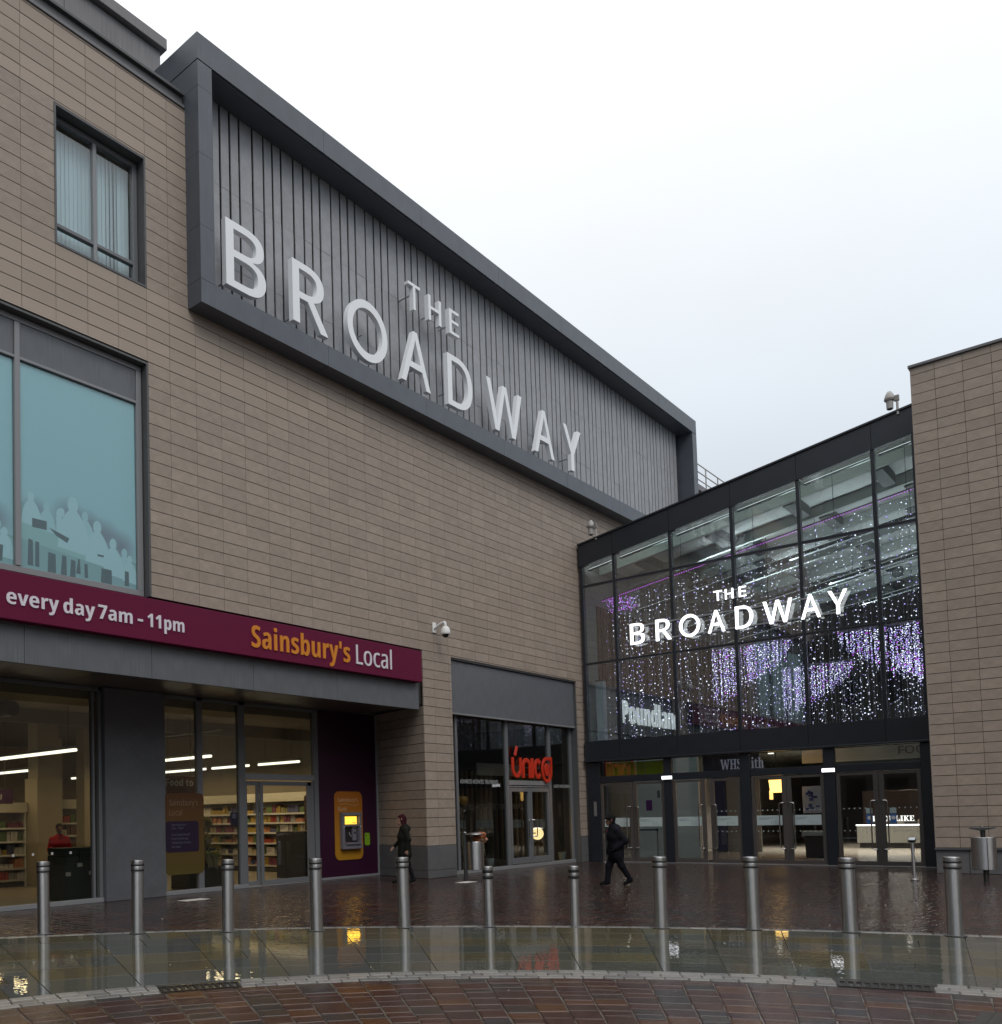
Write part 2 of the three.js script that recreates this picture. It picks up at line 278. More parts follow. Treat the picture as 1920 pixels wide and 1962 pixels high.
{ // smooth flooded slabs between the two curves
  const R = rng(44), mats = shade([[0.105, 0.107, 0.088], [0.12, 0.117, 0.095], [0.09, 0.096, 0.084], [0.13, 0.115, 0.07], [0.1, 0.107, 0.1], [0.115, 0.102, 0.064]], 0.012, { bumpMap: rep(wetBump, 0.28), bumpScale: 0.0009, clearcoat: 0 });
  const band = part(scene, 'slab_band', new THREE.CircleGeometry(0.2, 12).rotateX(-Math.PI / 2).translate(C1[0] - 0.5, -0.005, C1[1]), M.bed); band.userData.kind = 'structure';
  const n = 6; let a = -0.34;
  const rr = (k, q) => R2 + 0.01 + (outerR(q) - 0.07 - R2) * (k / n);
  while (a < 1.5) {
    const da = (0.72 + R() * 0.5) / 10.5, skip = R() < 0.3 ? 1 : 0;
    for (let k = 0; k < n; k++) {
      const off = (R() - 0.5) * 0.012, split = R() < 0.25, as = split ? [[a, a + da * (0.4 + 0.2 * R())]] : [[a, a + da]]; if (split) as.push([as[0][1], a + da]);
      for (const [p, q] of as) {
        const g = 0.004, P = (kk, t, s, e) => polar(rr(kk, t) + e, t + s / 10);
        part(band, 'slab', stone([P(k, q, -g, g + off), P(k, p, g, g), P(k + 1, p, g, -g), P(k + 1, q, -g, -g + off)], 0.0, 0.03, 0.0025, R() * 7), mats[Math.floor(R() * mats.length)]);
      }
    }
    a += da;
  }
}
{ // pale access plates lying in the paving
  for (const [x, z, w, d, l] of [[-14.9, -12.2, 0.3, 0.62, 'pale rectangular plate in the paving beside the grey shopfront column'], [-12.6, -18.75, 0.3, 0.5, 'pale rectangular plate in the paving at the foot of the tiled pier'], [-2.45, -23.6, 0.4, 0.25, 'pale rectangular plate in the paving beside the oval litter bin']]) {
    const t = thing('access_plate', l, 'access plate', [x, 0, z]); part(t, 'plate', rbox(x - w / 2, x + w / 2, -0.02, 0.006, z - d / 2, z + d / 2, 0.004), M.offWhite); part(t, 'rim', rbox(x - w / 2 - 0.02, x + w / 2 + 0.02, -0.02, 0.003, z - d / 2 - 0.02, z + d / 2 + 0.02, 0.002), M.gutter);
  }
  const t = thing('manhole_cover', 'dark square manhole cover among the setts at the lower right corner', 'manhole cover', [-0.85, 0, -8.62]);
  part(t, 'frame', rbox(-1.2, -0.5, -0.02, 0.006, -8.95, -8.3, 0.004), std([0.05, 0.048, 0.046], 0.35, 0.3));
  for (let i = 0; i < 9; i++) part(t, 'rib', rbox(-1.15 + i * 0.07, -1.11 + i * 0.07, 0.004, 0.01, -8.9, -8.35, 0.003), std([0.045, 0.043, 0.042], 0.35, 0.3));
}
// ---------- left building: clay-tile wall, windows, recess ----------
const XL = -14.15, ROW = 0.243, ROW0 = 0.842, XS = -16.35;
// rectangles [u0, u1, v0, v1] minus openings
function cut(rects, holes) {
  for (const [a, b, c, d] of holes) {
    const out = [];
    for (const r of rects) {
      const [u0, u1, v0, v1] = r; if (u1 <= a || u0 >= b || v1 <= c || v0 >= d) { out.push(r); continue; }
      if (u0 < a) out.push([u0, a, v0, v1]); if (u1 > b) out.push([b, u1, v0, v1]);
      const x0 = Math.max(u0, a), x1 = Math.min(u1, b); if (v0 < c) out.push([x0, x1, v0, c]); if (v1 > d) out.push([x0, x1, d, v1]);
    }
    rects = out;
  }
  return rects.filter((r) => r[1] - r[0] > 0.03 && r[3] - r[2] > 0.03);
}
// clay tiles on a wall; toWorld maps (u, v, depth) geometry into place
function tileWall(parent, cols, v0, v1, holes, toWorld, limit, ribbed = () => false, seed = 9) {
  const R = rng(seed), list = [];
  for (let i = 0; i + 1 < cols.length; i++) for (let k = Math.floor((v0 - ROW0) / ROW); ROW0 + k * ROW < v1 - 0.02; k++) {
    const b = ROW0 + k * ROW; for (const r of cut([[cols[i], cols[i + 1], Math.max(b, v0), Math.min(b + ROW, v1)]], holes)) list.push(r);
  }
  const items = list.map((r) => {
    const w = r[1] - r[0] - 0.008, h = r[3] - r[2] - 0.014, g = new THREE.BoxGeometry(w, h, 0.03), uv = g.attributes.uv, ou = Math.floor(R() * 40) / 7, ov = Math.floor(R() * 40) / 7;
    const rb = ribbed((r[0] + r[1]) / 2, (r[2] + r[3]) / 2);
    for (let q = 0; q < uv.count; q++) uv.setXY(q, uv.getX(q) * w + ou, rb ? uv.getY(q) * h : uv.getY(q) * h + ov);
    g.translate((r[0] + r[1]) / 2, (r[2] + r[3]) / 2, -0.015 + (R() - 0.5) * 0.003); toWorld(g);
    g.computeBoundingSphere(); const c = g.boundingSphere.center, p = c.clone().project(camera), inn = Math.abs(p.x) < 1.02 && Math.abs(p.y) < 1.02 && p.z < 1;
    return { g, d: inn ? c.distanceTo(camera.position) : 1e6 + c.distanceTo(camera.position), m: (rb ? ribMats : tileMats)[Math.floor(R() * 4)] };
  }).sort((p, q) => p.d - q.d);
  items.slice(0, limit).forEach((t) => part(parent, 'tile', t.g, t.m));
  const rest = items.slice(limit); if (!rest.length) return;
  const holder = new THREE.Group(); holder.name = 'further_tiles'; holder.userData.kind = 'stuff'; holder.position.set(0, 0, 0); parent.add(holder); bases.set(holder, bases.get(parent).clone());
  for (const m of new Set(rest.map((t) => t.m))) part(holder, 'tiles', mergeGeometries(rest.filter((t) => t.m === m).map((t) => t.g)), m).userData.kind = 'stuff';
}
const leftB = thing('tiled_building', 'long building clad in brown clay tiles with shops at its foot', 'building', [XL, 0, -15]);
const ZC = [-1.33, -2, -2.66, -3.33, -4, -4.66, -5.33, -5.99, -6.66, -7.33, -7.99, -8.66, -9.32, -9.99, -10.65, -11.2]; while (ZC[ZC.length - 1] > -40) ZC.push(ZC[ZC.length - 1] - 0.6665);
{
  const cols = ZC.map((z) => -z), holes = [[8.66, 10.65, 12.04, 14.65], [1, 10.67, 5.94, 10.54], [1, 19.35, 0, 5.93], [20.65, 27.77, 0, 5.9], [11.9, 41, 12.35, 18], [28.35, 41, 0, 9.6]];
  const wallGeo = cut([[-2, 41, 0.3, 16.2]], [[8.66, 10.65, 12.04, 14.65], [1, 10.67, 5.94, 10.54], [-3, 19.5, 0, 5.93], [20.65, 27.77, 0, 5.9], [11.85, 42, 12.2, 18], [28.5, 42, 0, 9.6]]).map(([a, b, c, d]) => box(XL - 0.3, XL - 0.075, c, d, -b, -a));
  part(leftB, 'wall', join(wallGeo), M.joint);
  tileWall(leftB, cols, 0.842, 16.2, holes, (g) => { g.rotateY(Math.PI / 2); g.translate(XL, 0, 0); }, 245, (u, v) => u < 14.4 && (v > 14.66 || (v > 10.5 && v < 12.02)) || (u < 17 && v > 10.9 && v < 11.9));
  // pier return into the shop recess, slightly splayed
  const ang = Math.atan2(0.68, 2.2), len = 2.3;
  tileWall(leftB, [0, 0.2, 0.8665, 1.53, 2.2, len], 0.842, 4.5, [], (g) => { g.rotateY(-ang); g.translate(XL - len * Math.cos(ang), 0, -19.355 - len * Math.sin(ang)); }, 55, undefined, 31);
}
{
  const len = 2.3, ang = Math.atan2(0.68, 2.2), place = (g) => { g.rotateY(-ang); g.translate(XL - len * Math.cos(ang), 0, -19.355 - len * Math.sin(ang)); return g; };
  for (const g of [place(box(0, len - 0.12, 0, 4.6, -0.1, -0.035)), box(XL - 0.3, XL - 0.035, 0, 0.85, -20.64, -19.5), box(XL - 0.3, XL - 0.035, 0, 0.85, -28.4, -27.78)]) part(leftB, 'pier_core', g, M.joint);
  // grey granite plinth blocks
  for (const [a, b] of [[0, 0.2], [0.205, 0.835]]) {
    part(leftB, 'plinth_block', place(rbox(0.01, 1.15, a + 0.003, b, -0.03, 0.012, 0.006)), M.plinth); part(leftB, 'plinth_block', place(rbox(1.157, len - 0.03, a + 0.003, b, -0.03, 0.012, 0.006)), M.plinth);
    part(leftB, 'plinth_block', rbox(XL - 0.03, XL + 0.012, a + 0.003, b, -20.64, -19.35, 0.006), M.plinth); part(leftB, 'plinth_block', rbox(XL - 0.03, XL + 0.012, a + 0.003, b, -28.38, -27.78, 0.006), M.plinth);
  }
  // parapet: pale trim, dark gutter, set-back plant storey
  part(leftB, 'trim', rbox(XL - 0.3, XL + 0.03, 16.2, 16.27, -11.66, 2, 0.008), M.coping);
  part(leftB, 'gutter', rbox(XL - 0.6, XL - 0.03, 16.272, 16.46, -11.66, 2, 0.01), M.gutter);
  part(leftB, 'coping', rbox(XL - 0.62, XL + 0.04, 16.462, 16.53, -11.66, 2, 0.01), M.gutter);
  part(leftB, 'roof', box(-32, XL - 0.33, 16.0, 16.2, -40, 2), M.gutter);
  const ph = thing('rooftop_plant_room', 'pale grey flat-roofed plant room on top of the tiled building', 'building', [-15.2, 16.2, -6]);
  part(ph, 'wall', box(-22, -15.2, 16.2, 18.2, -11.9, 2), M.penthouse);
  for (const z of [-3.2, -6.9, -9.55]) part(ph, 'panel_joint', box(-15.21, -15.197, 16.3, 18.2, z - 0.012, z + 0.012), M.gutter);
  part(ph, 'roof_edge', rbox(-22.05, -15.08, 18.23, 18.48, -12.0, 2, 0.015), M.penthouse);
  part(ph, 'upstand', box(-22, -15.24, 18.2, 18.23, -11.86, 2), M.penthouse);
  // solid behind the wall so that no daylight leaks in
  part(leftB, 'end_wall', join([box(-32, XL - 0.31, 0, 16, 1.6, 2), box(-32.3, -32, 0, 16, -40, 2), box(-32, XL - 0.31, 4.62, 4.9, -28.3, 2), box(-32, XL - 0.31, 10.9, 11.1, -40, 2)]), M.joint);
}
{ // upper window with vertical blinds
  const w = part(leftB, 'window', join([box(XL - 0.34, XL + 0.012, 12.02, 12.06, -10.66, -8.65), box(XL - 0.34, XL + 0.012, 14.6, 14.64, -10.66, -8.65), box(XL - 0.34, XL + 0.012, 12.06, 14.6, -10.66, -10.62), box(XL - 0.34, XL + 0.012, 12.06, 14.6, -8.69, -8.65)]), M.gutter);
  const x0 = XL - 0.3, x1 = XL - 0.2, bar = (y0, y1, z0, z1) => rbox(x0, x1, y0, y1, z0, z1, 0.008);
  part(w, 'frame', join([bar(12.07, 12.14, -10.61, -8.7), bar(14.5, 14.59, -10.61, -8.7), bar(12.14, 14.5, -10.61, -10.5), bar(12.14, 14.5, -8.78, -8.7)]), M.alu);
  part(w, 'mullion', bar(12.14, 14.5, -9.68, -9.6), M.aluLight); part(w, 'transom', join([bar(12.5, 12.57, -9.6, -8.78), bar(12.5, 12.57, -10.5, -9.68)]), M.alu);
  for (const [z0, z1] of [[-9.6, -8.78], [-10.5, -9.68]]) for (const [y0, y1] of [[12.14, 12.5], [12.57, 14.5]]) part(w, 'pane', box(x0 + 0.045, x0 + 0.05, y0, y1, z0, z1), M.glass);
  const bm = std([0.44, 0.6, 0.66], 0.8);
  for (let i = 0; i < 20; i++) { const z = -8.82 - i * 0.089, g = box(-0.002, 0.002, 12.16, 14.5, -0.052, 0.052); g.rotateY(0.2 + 0.07 * Math.sin(i * 2.1) + (i > 13 && i < 17 ? 0.3 : 0)); g.translate(XL - 0.42, 0, z); part(w, 'blind_slat', g, bm); }
  part(w, 'room', join([box(-17.4, -17.3, 11.9, 14.8, -11.4, -8), box(-17.3, XL - 0.35, 11.8, 11.9, -11.4, -8), box(-17.3, XL - 0.35, 14.7, 14.8, -11.4, -8), box(-17.3, XL - 0.35, 11.9, 14.7, -11.5, -11.4), box(-17.3, XL - 0.35, 11.9, 14.7, -8, -7.9)]), M.offWhite);
}
{ // large first-floor window with printed film
  const w = part(leftB, 'window', join([box(XL - 0.3, XL + 0.012, 10.49, 10.53, -10.66, -2), box(XL - 0.3, XL + 0.012, 5.95, 10.49, -10.66, -10.62)]), M.gutter);
  const x0 = XL - 0.26, x1 = XL - 0.14, bar = (y0, y1, z0, z1, x = x1) => rbox(x0, x, y0, y1, z0, z1, 0.006);
  part(w, 'frame', join([bar(10.38, 10.48, -10.6, -2), bar(5.96, 6.07, -10.6, -2), bar(6.07, 10.38, -10.6, -10.48), bar(9.72, 9.77, -10.48, -2)]), M.aluLight);
  for (const z of [-7.97, -5.2, -2.5]) part(w, 'mullion', bar(6.08, 10.37, z - 0.05, z + 0.05, x1 + 0.01), M.aluLight);
  for (const [z0, z1] of [[-10.47, -8.03], [-7.91, -5.26], [-5.14, -2.56]]) part(w, 'spandrel', box(x0 + 0.03, x1 - 0.02, 9.775, 10.375, z0, z1), M.fascia);
  // the print: pale turquoise film with a row of seated diners cut out of darker tone
  const draw = (flip) => {
    const W = 512, H = 768, cv = document.createElement('canvas'); cv.width = W; cv.height = H; const c = cv.getContext('2d'), R = rng(flip ? 3 : 61);
    c.fillStyle = '#86bac6'; c.fillRect(0, 0, W, H);
    const gr = c.createLinearGradient(0, 470, 0, 560); gr.addColorStop(0, 'rgba(95,120,135,0)'); gr.addColorStop(1, 'rgba(95,120,135,0.75)');
    for (const [x, y, r] of [[60, 560, 75], [205, 545, 90], [290, 560, 80], [365, 580, 80], [440, 610, 80]]) { const g2 = c.createRadialGradient(x, y, 10, x, y, r); g2.addColorStop(0, 'rgba(92,112,130,0.85)'); g2.addColorStop(1, 'rgba(92,112,130,0)'); c.fillStyle = g2; c.fillRect(0, 380, W, 300); }
    c.fillStyle = '#6f9fa6'; c.beginPath(); c.moveTo(0, 522); c.lineTo(W, 660); c.lineTo(W, H); c.lineTo(0, H); c.fill();
    c.fillStyle = '#7cb0b4'; c.beginPath(); c.moveTo(0, 585); c.lineTo(180, 600); c.lineTo(W, 668); c.lineTo(W, 706); c.lineTo(250, 690); c.lineTo(0, 660); c.fill();
    const person = (x, y, s) => { c.beginPath(); c.ellipse(x, y, 17 * s, 24 * s, 0.1, 0, 7); c.fill(); c.beginPath(); c.moveTo(x - 8 * s, y + 14 * s); c.bezierCurveTo(x - 46 * s, y + 45 * s, x - 44 * s, y + 90 * s, x - 50 * s, y + 130 * s); c.lineTo(x + 58 * s, y + 140 * s); c.bezierCurveTo(x + 52 * s, y + 80 * s, x + 40 * s, y + 40 * s, x + 10 * s, y + 14 * s); c.fill(); };
    c.fillStyle = '#8ebec9'; person(110, 520, 0.7); person(275, 520, 0.85); person(455, 628, 0.8); c.fillStyle = '#96c4ce'; person(222, 486, 1.35); person(330, 550, 1.1); person(402, 602, 0.95); person(46, 496, 0.8); person(480, 650, 0.7); c.beginPath(); c.ellipse(168, 530, 16, 22, 0.6, 0, 7); c.fill(); c.fillRect(150, 545, 24, 70);
    c.fillStyle = '#2c525a'; for (const [x, y, w2, h2] of [[30, 655, 22, 100], [62, 660, 16, 95], [112, 690, 34, 78], [168, 690, 24, 78], [205, 700, 26, 68], [236, 690, 15, 60], [270, 705, 14, 55], [342, 708, 52, 60], [455, 700, 20, 60]]) { c.beginPath(); c.moveTo(x + R() * 8, y); c.lineTo(x + w2, y + R() * 6); c.lineTo(x + w2 - 3 + R() * 5, y + h2); c.lineTo(x - 4 + R() * 6, y + h2); c.fill(); }
    c.fillRect(50, 575, 60, 34); c.beginPath(); c.moveTo(120, 596); c.lineTo(205, 620); c.lineTo(196, 640); c.lineTo(150, 622); c.fill(); c.fillRect(330, 656, 28, 8);
    const t = new THREE.CanvasTexture(cv); t.colorSpace = THREE.SRGBColorSpace; return t;
  };
  [[-10.47, -8.03], [-7.91, -5.26], [-5.14, -2.56]].forEach(([z0, z1], i) => {
    const g = new THREE.PlaneGeometry(z1 - z0, 9.71 - 6.08); g.rotateY(Math.PI / 2); g.translate(x0 + 0.06, (9.71 + 6.08) / 2, (z0 + z1) / 2);
    part(w, 'printed_film', g, std(0xffffff, 0.75, 0, { map: draw(i % 2) })); part(w, 'pane', box(x0 + 0.065, x0 + 0.071, 6.08, 9.71, z0, z1), M.glass);
  });
  part(w, 'backing', box(XL - 0.8, XL - 0.6, 5.9, 10.7, -10.9, 0), M.joint);
}
{ // canopy over the shop: grey fascia panels and soffit
  let z = -2; for (const e of [-5.33, -8.0, -10.67, -13.33, -16.0, -19.18]) { part(leftB, 'fascia_panel', rbox(XL - 0.12, XL - 0.02, 4.37, 5.1, e + 0.004, z - 0.004, 0.006), M.fascia); z = e; }
  part(leftB, 'canopy_end', box(XL - 2.18, XL - 0.13, 4.47, 5.1, -19.34, -19.19), M.fascia);
  for (let k = 0; k < 13; k++) part(leftB, 'soffit_panel', box(XS - 0.1, XL - 0.125, 4.47, 4.53, -2 - (k + 1) * 1.32 + 0.006, -2 - k * 1.32 - 0.006), M.soffit);
  part(leftB, 'canopy_core', box(XS - 0.1, XL - 0.125, 4.54, 5.9, -20.1, -2), M.joint);
  // upright between the two shop windows, with rounded metal casing
  part(leftB, 'column_casing', rbox(XS - 0.25, XS + 0.16, 0.0, 4.46, -12.5, -10.96, 0.01), M.panelGrey);
}
{ // framed screen of metal slats above the shops
  const fs = thing('slatted_screen', 'tall wall of grey metal slats inside a projecting dark box frame', 'screen', [-14, 12, -24.8]);
  const XF = -13.72, z0 = -11.68, z1 = -38.2, T = 17.62, B = 12.0, bk = -14.9;
  const seg = (n) => Array.from({ length: n + 1 }, (_, i) => z0 + (z1 - z0) * i / n);
  const zs = seg(7);
  for (let i = 0; i < 7; i++) { // top and bottom members in seven lengths with fine joints
    part(fs, 'top_panel', join([box(bk - 1.2, XF, T - 0.56, T, zs[i + 1] + 0.004, zs[i] - 0.004)]), M.frame); part(fs, 'bottom_panel', box(XL + 0.0, XF, B, B + 0.48, zs[i + 1] + 0.004, zs[i] - 0.004), M.frame);
  }
  const ys = [B + 0.485, 13.6, 15.1, 16.5, T - 0.585];
  for (const [a, b, deep] of [[z0 - 0.38, z0 - 0.004, bk - 1.2], [z1 + 0.004, z1 + 0.44, bk]]) for (let i = 0; i < 4; i++) part(fs, 'side_panel', box(deep, XF, ys[i] + 0.003, ys[i + 1] - 0.003, a, b), M.frame);
  part(fs, 'top_core', box(bk - 1.15, XF - 0.05, T - 0.59, T - 0.565, z1 + 0.05, z0 - 0.05), M.frame);
  part(fs, 'rear_lining', box(bk - 0.6, bk - 0.5, 12.2, 17.05, z1 + 0.45, z0 - 0.39), M.cavity);
  part(fs, 'roof', box(-22, bk - 1.2, 17.2, T - 0.02, z1, z0), M.gutter);
  const W = [0.285, 0.28, 0.4, 0.34]; let z = z0 - 0.4, i = 2; const R = rng(8);
  while (z > z1 + 0.6) {
    const w = Math.min(W[i % 4], z - (z1 + 0.45)), gap = 0.062; let y = 12.42; 
    for (const t of [13.55, 15.24, 17.1]) { part(fs, 'slat', box(-14.36, -14.33 + (R() - 0.5) * 0.008, y, t - 0.006, z - w + gap, z), M.slat[Math.floor(R() * 4)]); y = t; }
    part(fs, 'slat_edge', box(-14.5, -14.362, 12.4, 17.1, z - w + gap, z - w + gap + 0.02), M.frame);
    z -= w; i++;
  }
  for (const y of [13.55, 15.24]) part(fs, 'rail', box(-14.56, -14.48, y - 0.04, y + 0.04, z1 + 0.45, z0 - 0.4), M.gutter);
}
{ // raised letters on the slatted screen
  const s = thing('building_sign', 'large pale grey capitals THE BROADWAY standing off the slatted screen', 'sign', [-13.85, 12.76, -20.3]);
  const D = 0.13, X0 = -13.85 - D, put = (g, y, z) => ontoX(g, X0, y, z);
  const big = [['B', 12.48, 1.15], ['R', 14.46, 1.17], ['O', 16.32, 1.53], ['A', 18.4, 1.25], ['D', 20.46, 1.2], ['W', 22.4, 1.95], ['A', 25.07, 1.22], ['Y', 26.92, 1.2]];
  for (const [ch, z, w] of big) { const h = ch === 'O' ? 1.5 : 1.43; part(s, 'letter', put(ch === 'O' ? ringLetter(w, h, 0.2, D) : capital(ch, FR, w, h, D), ch === 'O' ? 12.73 : 12.76, -z), M.letter); }
  for (const [ch, z, w] of [['T', 18.78, 0.52], ['H', 19.66, 0.58], ['E', 20.62, 0.46]]) part(s, 'letter', put(capital(ch, FR, w, 0.69, D), 14.79, -z), M.letter);
  for (const [z, y] of [[12.7, 13.0], [14.7, 13.0], [17, 13.4], [19, 13.2], [20.7, 13.2], [23.3, 13.3], [25.7, 13.2], [27.5, 13.2], [19, 15.2], [20, 15.1], [20.8, 15.1]]) part(s, 'fixing', rod([-14.34, y, -z], [X0 + 0.02, y, -z], 0.018, 6), M.slat[0]);
}
{ // maroon shop sign
  const s = thing('shop_sign', "long maroon shop sign reading every day 7am - 11pm and Sainsbury's Local", 'sign', [-14, 5.05, -11]);
  part(s, 'board', rbox(XL - 0.1, -13.98, 5.05, 5.86, -19.09, -2.2, 0.012), M.maroon); part(s, 'back_box', box(XL - 0.12, XL + 0.03, 5.1, 5.89, -19.07, -2.2), M.maroon);
  const place = (y, z) => (g) => ontoX(g, -13.982, y, z);
  letters(s, "Sainsbury's", FB, 0.46, 0.022, 3.2, M.orangeLetter, place(5.25, -13.08));
  letters(s, 'Local', FR, 0.46, 0.022, 1.46, M.whiteLetter, place(5.25, -16.42));
  letters(s, 'every', FB, 0.255, 0.018, 1.0, M.whiteLetter, place(5.31, -7.55));
  letters(s, 'day', FB, 0.255, 0.018, 0.66, M.whiteLetter, place(5.31, -8.62)); letters(s, '7am', FB, 0.255, 0.018, 0.78, M.whiteLetter, place(5.31, -9.34));
  letters(s, '-', FB, 0.255, 0.018, 0.14, M.whiteLetter, place(5.31, -10.2)); letters(s, '11pm', FB, 0.255, 0.018, 0.92, M.whiteLetter, place(5.31, -10.42));
}
// ---------- supermarket shopfront and interior ----------
const sf = thing('supermarket_shopfront', 'grey metal framed glass front of the lit supermarket under the canopy', 'shopfront', [XS, 0, -14]);
{
  const x0 = XS - 0.06, x1 = XS + 0.06, bar = (y0, y1, z0, z1, xx = x1) => rbox(x0, xx, y0, y1, z0, z1, 0.006), T = 4.46;
  part(sf, 'head_rail', join([bar(T - 0.08, T, -10.95, -2), bar(T - 0.08, T, -17.5, -12.52)]), M.alu);
  part(sf, 'sill', join([bar(0, 0.09, -10.95, -2, x1 + 0.03), bar(0, 0.09, -15.02, -12.52, x1 + 0.03), bar(0, 0.02, -17.5, -15.02, x1 + 0.03)]), M.aluLight);
  for (const [z0, z1] of [[-10.95, -10.87], [-6.6, -6.52], [-12.6, -12.52], [-13.67, -13.52], [-15.0, -14.8], [-17.58, -17.42]]) part(sf, 'mullion', bar(0.02, T, z0, z1), M.alu);
  part(sf, 'mullion', bar(0.02, T, -10.77, -10.72), M.alu);
  part(sf, 'transom', bar(2.6, 2.74, -17.42, -15.0), M.aluLight);
  for (const [z0, z1, y0, y1] of [[-10.72, -6.6, 0.09, T - 0.08], [-6.52, -2.1, 0.09, T - 0.08], [-13.52, -12.6, 0.09, T - 0.08], [-14.8, -13.67, 0.09, T - 0.08], [-17.42, -15.0, 2.74, T - 0.08]]) part(sf, 'pane', box(XS - 0.006, XS + 0.006, y0, y1, z0, z1), M.glassDark);
  // sliding doors
  for (const [z0, z1] of [[-15.52, -15.03], [-17.4, -15.5]]) {
    const off = z0 < -16 ? 0.05 : -0.02, d = part(sf, 'door', join([rbox(x0 + off, x0 + off + 0.05, 0.03, 2.56, z1 - 0.09, z1, 0.005), rbox(x0 + off, x0 + off + 0.05, 0.03, 2.56, z0, z0 + (z0 < -16 ? 0.24 : 0.09), 0.005), rbox(x0 + off, x0 + off + 0.05, 0.03, 0.14, z0 + 0.09, z1 - 0.09, 0.005), rbox(x0 + off, x0 + off + 0.05, 2.46, 2.56, z0 + 0.09, z1 - 0.09, 0.005)]), M.alu);
    part(d, 'pane', box(x0 + off + 0.022, x0 + off + 0.03, 0.14, 2.46, z0 + 0.09, z1 - 0.09), M.glass);
  }
  part(sf, 'purple_panel', box(XS - 0.05, XS + 0.02, 0.06, 4.46, -19.98, -17.58), M.purple);
  part(sf, 'panel_trim', join([bar(0, 0.06, -20.02, -17.58), bar(0.06, T, -20.03, -19.98)]), M.aluLight);
  for (let i = 0; i < 8; i++) part(sf, 'manifestation_mark', rbox(XS + 0.007, XS + 0.0095, 1.02, 1.07, -7.3 - i * 0.42, -7.25 - i * 0.42, 0.001), M.offWhite);
}
{ // cash machine in its orange surround
  const a = thing('cash_machine', 'cash machine with glowing yellow screen in an orange rounded surround', 'cash machine', [XS + 0.02, 0.5, -18.77]);
  const X = XS + 0.022;
  const sh = roundRect(1.13, 1.83, 0.17), g = extrude(sh, 0.02, 0.004, 10), cn = [], p = g.attributes.position;
  for (let i = 0; i < p.count; i++) { const t = Math.min(1, Math.max(0, (p.getY(i)) / 1.83)); cn.push(0.42, 0.2 - 0.07 * t, 0.012); } g.setAttribute('color', new THREE.Float32BufferAttribute(cn, 3));
  part(a, 'surround', ontoX(g, X, 0.49, -18.2), std([0.9, 0.9, 0.9], 0.45, 0, { vertexColors: true }));
  const B = X + 0.026, my = (y0, y1, z0, z1, dx0, dx1, r = 0.006) => rbox(B + dx0, B + dx1, y0, y1, z0, z1, r), casing = std([0.16, 0.155, 0.18], 0.4), dark = std([0.02, 0.02, 0.024], 0.35);
  part(a, 'casing', join([my(0.78, 0.9, -19.17, -18.38, 0, 0.12), my(1.68, 1.76, -19.17, -18.38, 0, 0.12), my(0.9, 1.68, -18.48, -18.38, 0, 0.1), my(0.9, 1.68, -19.17, -19.08, 0, 0.1), my(1.38, 1.43, -19.08, -18.48, 0, 0.09)]), casing);
  part(a, 'recess', my(0.9, 1.68, -19.08, -18.48, 0, 0.012, 0.003), dark);
  const sc = my(1.44, 1.65, -19.03, -18.49, 0.02, 0.045, 0.004); part(a, 'screen', sc, glow([1, 0.62, 0.06], 1.6));
  part(a, 'screen_banner', my(1.53, 1.56, -18.8, -18.56, 0.044, 0.048, 0.001), glow([0.75, 0.9, 0.1], 1.6)); part(a, 'screen_logo', my(1.465, 1.49, -18.98, -18.85, 0.044, 0.048, 0.001), glow([0.9, 0.25, 0.1], 1));
  part(a, 'card_panel', my(1.0, 1.37, -18.99, -18.84, 0.012, 0.06), casing); part(a, 'card_slot', rbox(B + 0.058, B + 0.066, 1.18, 1.23, -18.96, -18.88, 0.003), dark); part(a, 'camera_window', rbox(B + 0.058, B + 0.064, 1.31, 1.34, -18.97, -18.86, 0.002), dark);
  part(a, 'shelf', my(0.9, 0.95, -19.07, -18.49, 0.012, 0.16), casing); part(a, 'cash_slot', my(0.965, 0.995, -19.0, -18.78, 0.012, 0.05), dark); part(a, 'keypad', my(0.951, 0.962, -18.74, -18.53, 0.04, 0.14), std([0.3, 0.12, 0.11], 0.5));
  for (let i = 0; i < 4; i++) part(a, 'side_key', rbox(B + 0.014, B + 0.03, 1.2 - i * 0.03, 1.215 - i * 0.03, -18.74 - i * 0.024, -18.72 - i * 0.024, 0.003), M.white);
  for (const z of [-18.43, -19.13]) part(a, 'lamp', rbox(B + 0.1, B + 0.112, 1.36, 1.385, z - 0.014, z + 0.014, 0.003), M.white);
  const txt = std([0.55, 0.36, 0.22], 0.5);
  part(a, 'lettering', join([ontoX(word("Sainsbury's", FR, 0.1, 0.004, 0.8), X + 0.0245, 2.05, -18.33), ontoX(word('Bank', FR, 0.1, 0.004, 0.36), X + 0.0245, 1.81, -18.33)]), txt);
  part(a, 'swoosh', tube([[X + 0.026, 1.975, -18.42], [X + 0.026, 1.995, -18.6], [X + 0.026, 1.965, -18.85], [X + 0.026, 1.95, -19.05], [X + 0.026, 2.0, -19.17]], 0.006, 20, 5), txt);
  const l = new THREE.RectAreaLight(0xffb22e, 2.2, 0.54, 0.2); l.position.set(B + 0.06, 1.545, -18.76); l.lookAt(B + 2, 1.5, -18.76); scene.add(l);
  const n = thing('notice_sticker', 'small lime green rounded notice on the purple panel beside the cash machine', 'notice', [X, 0.84, -19.55]);
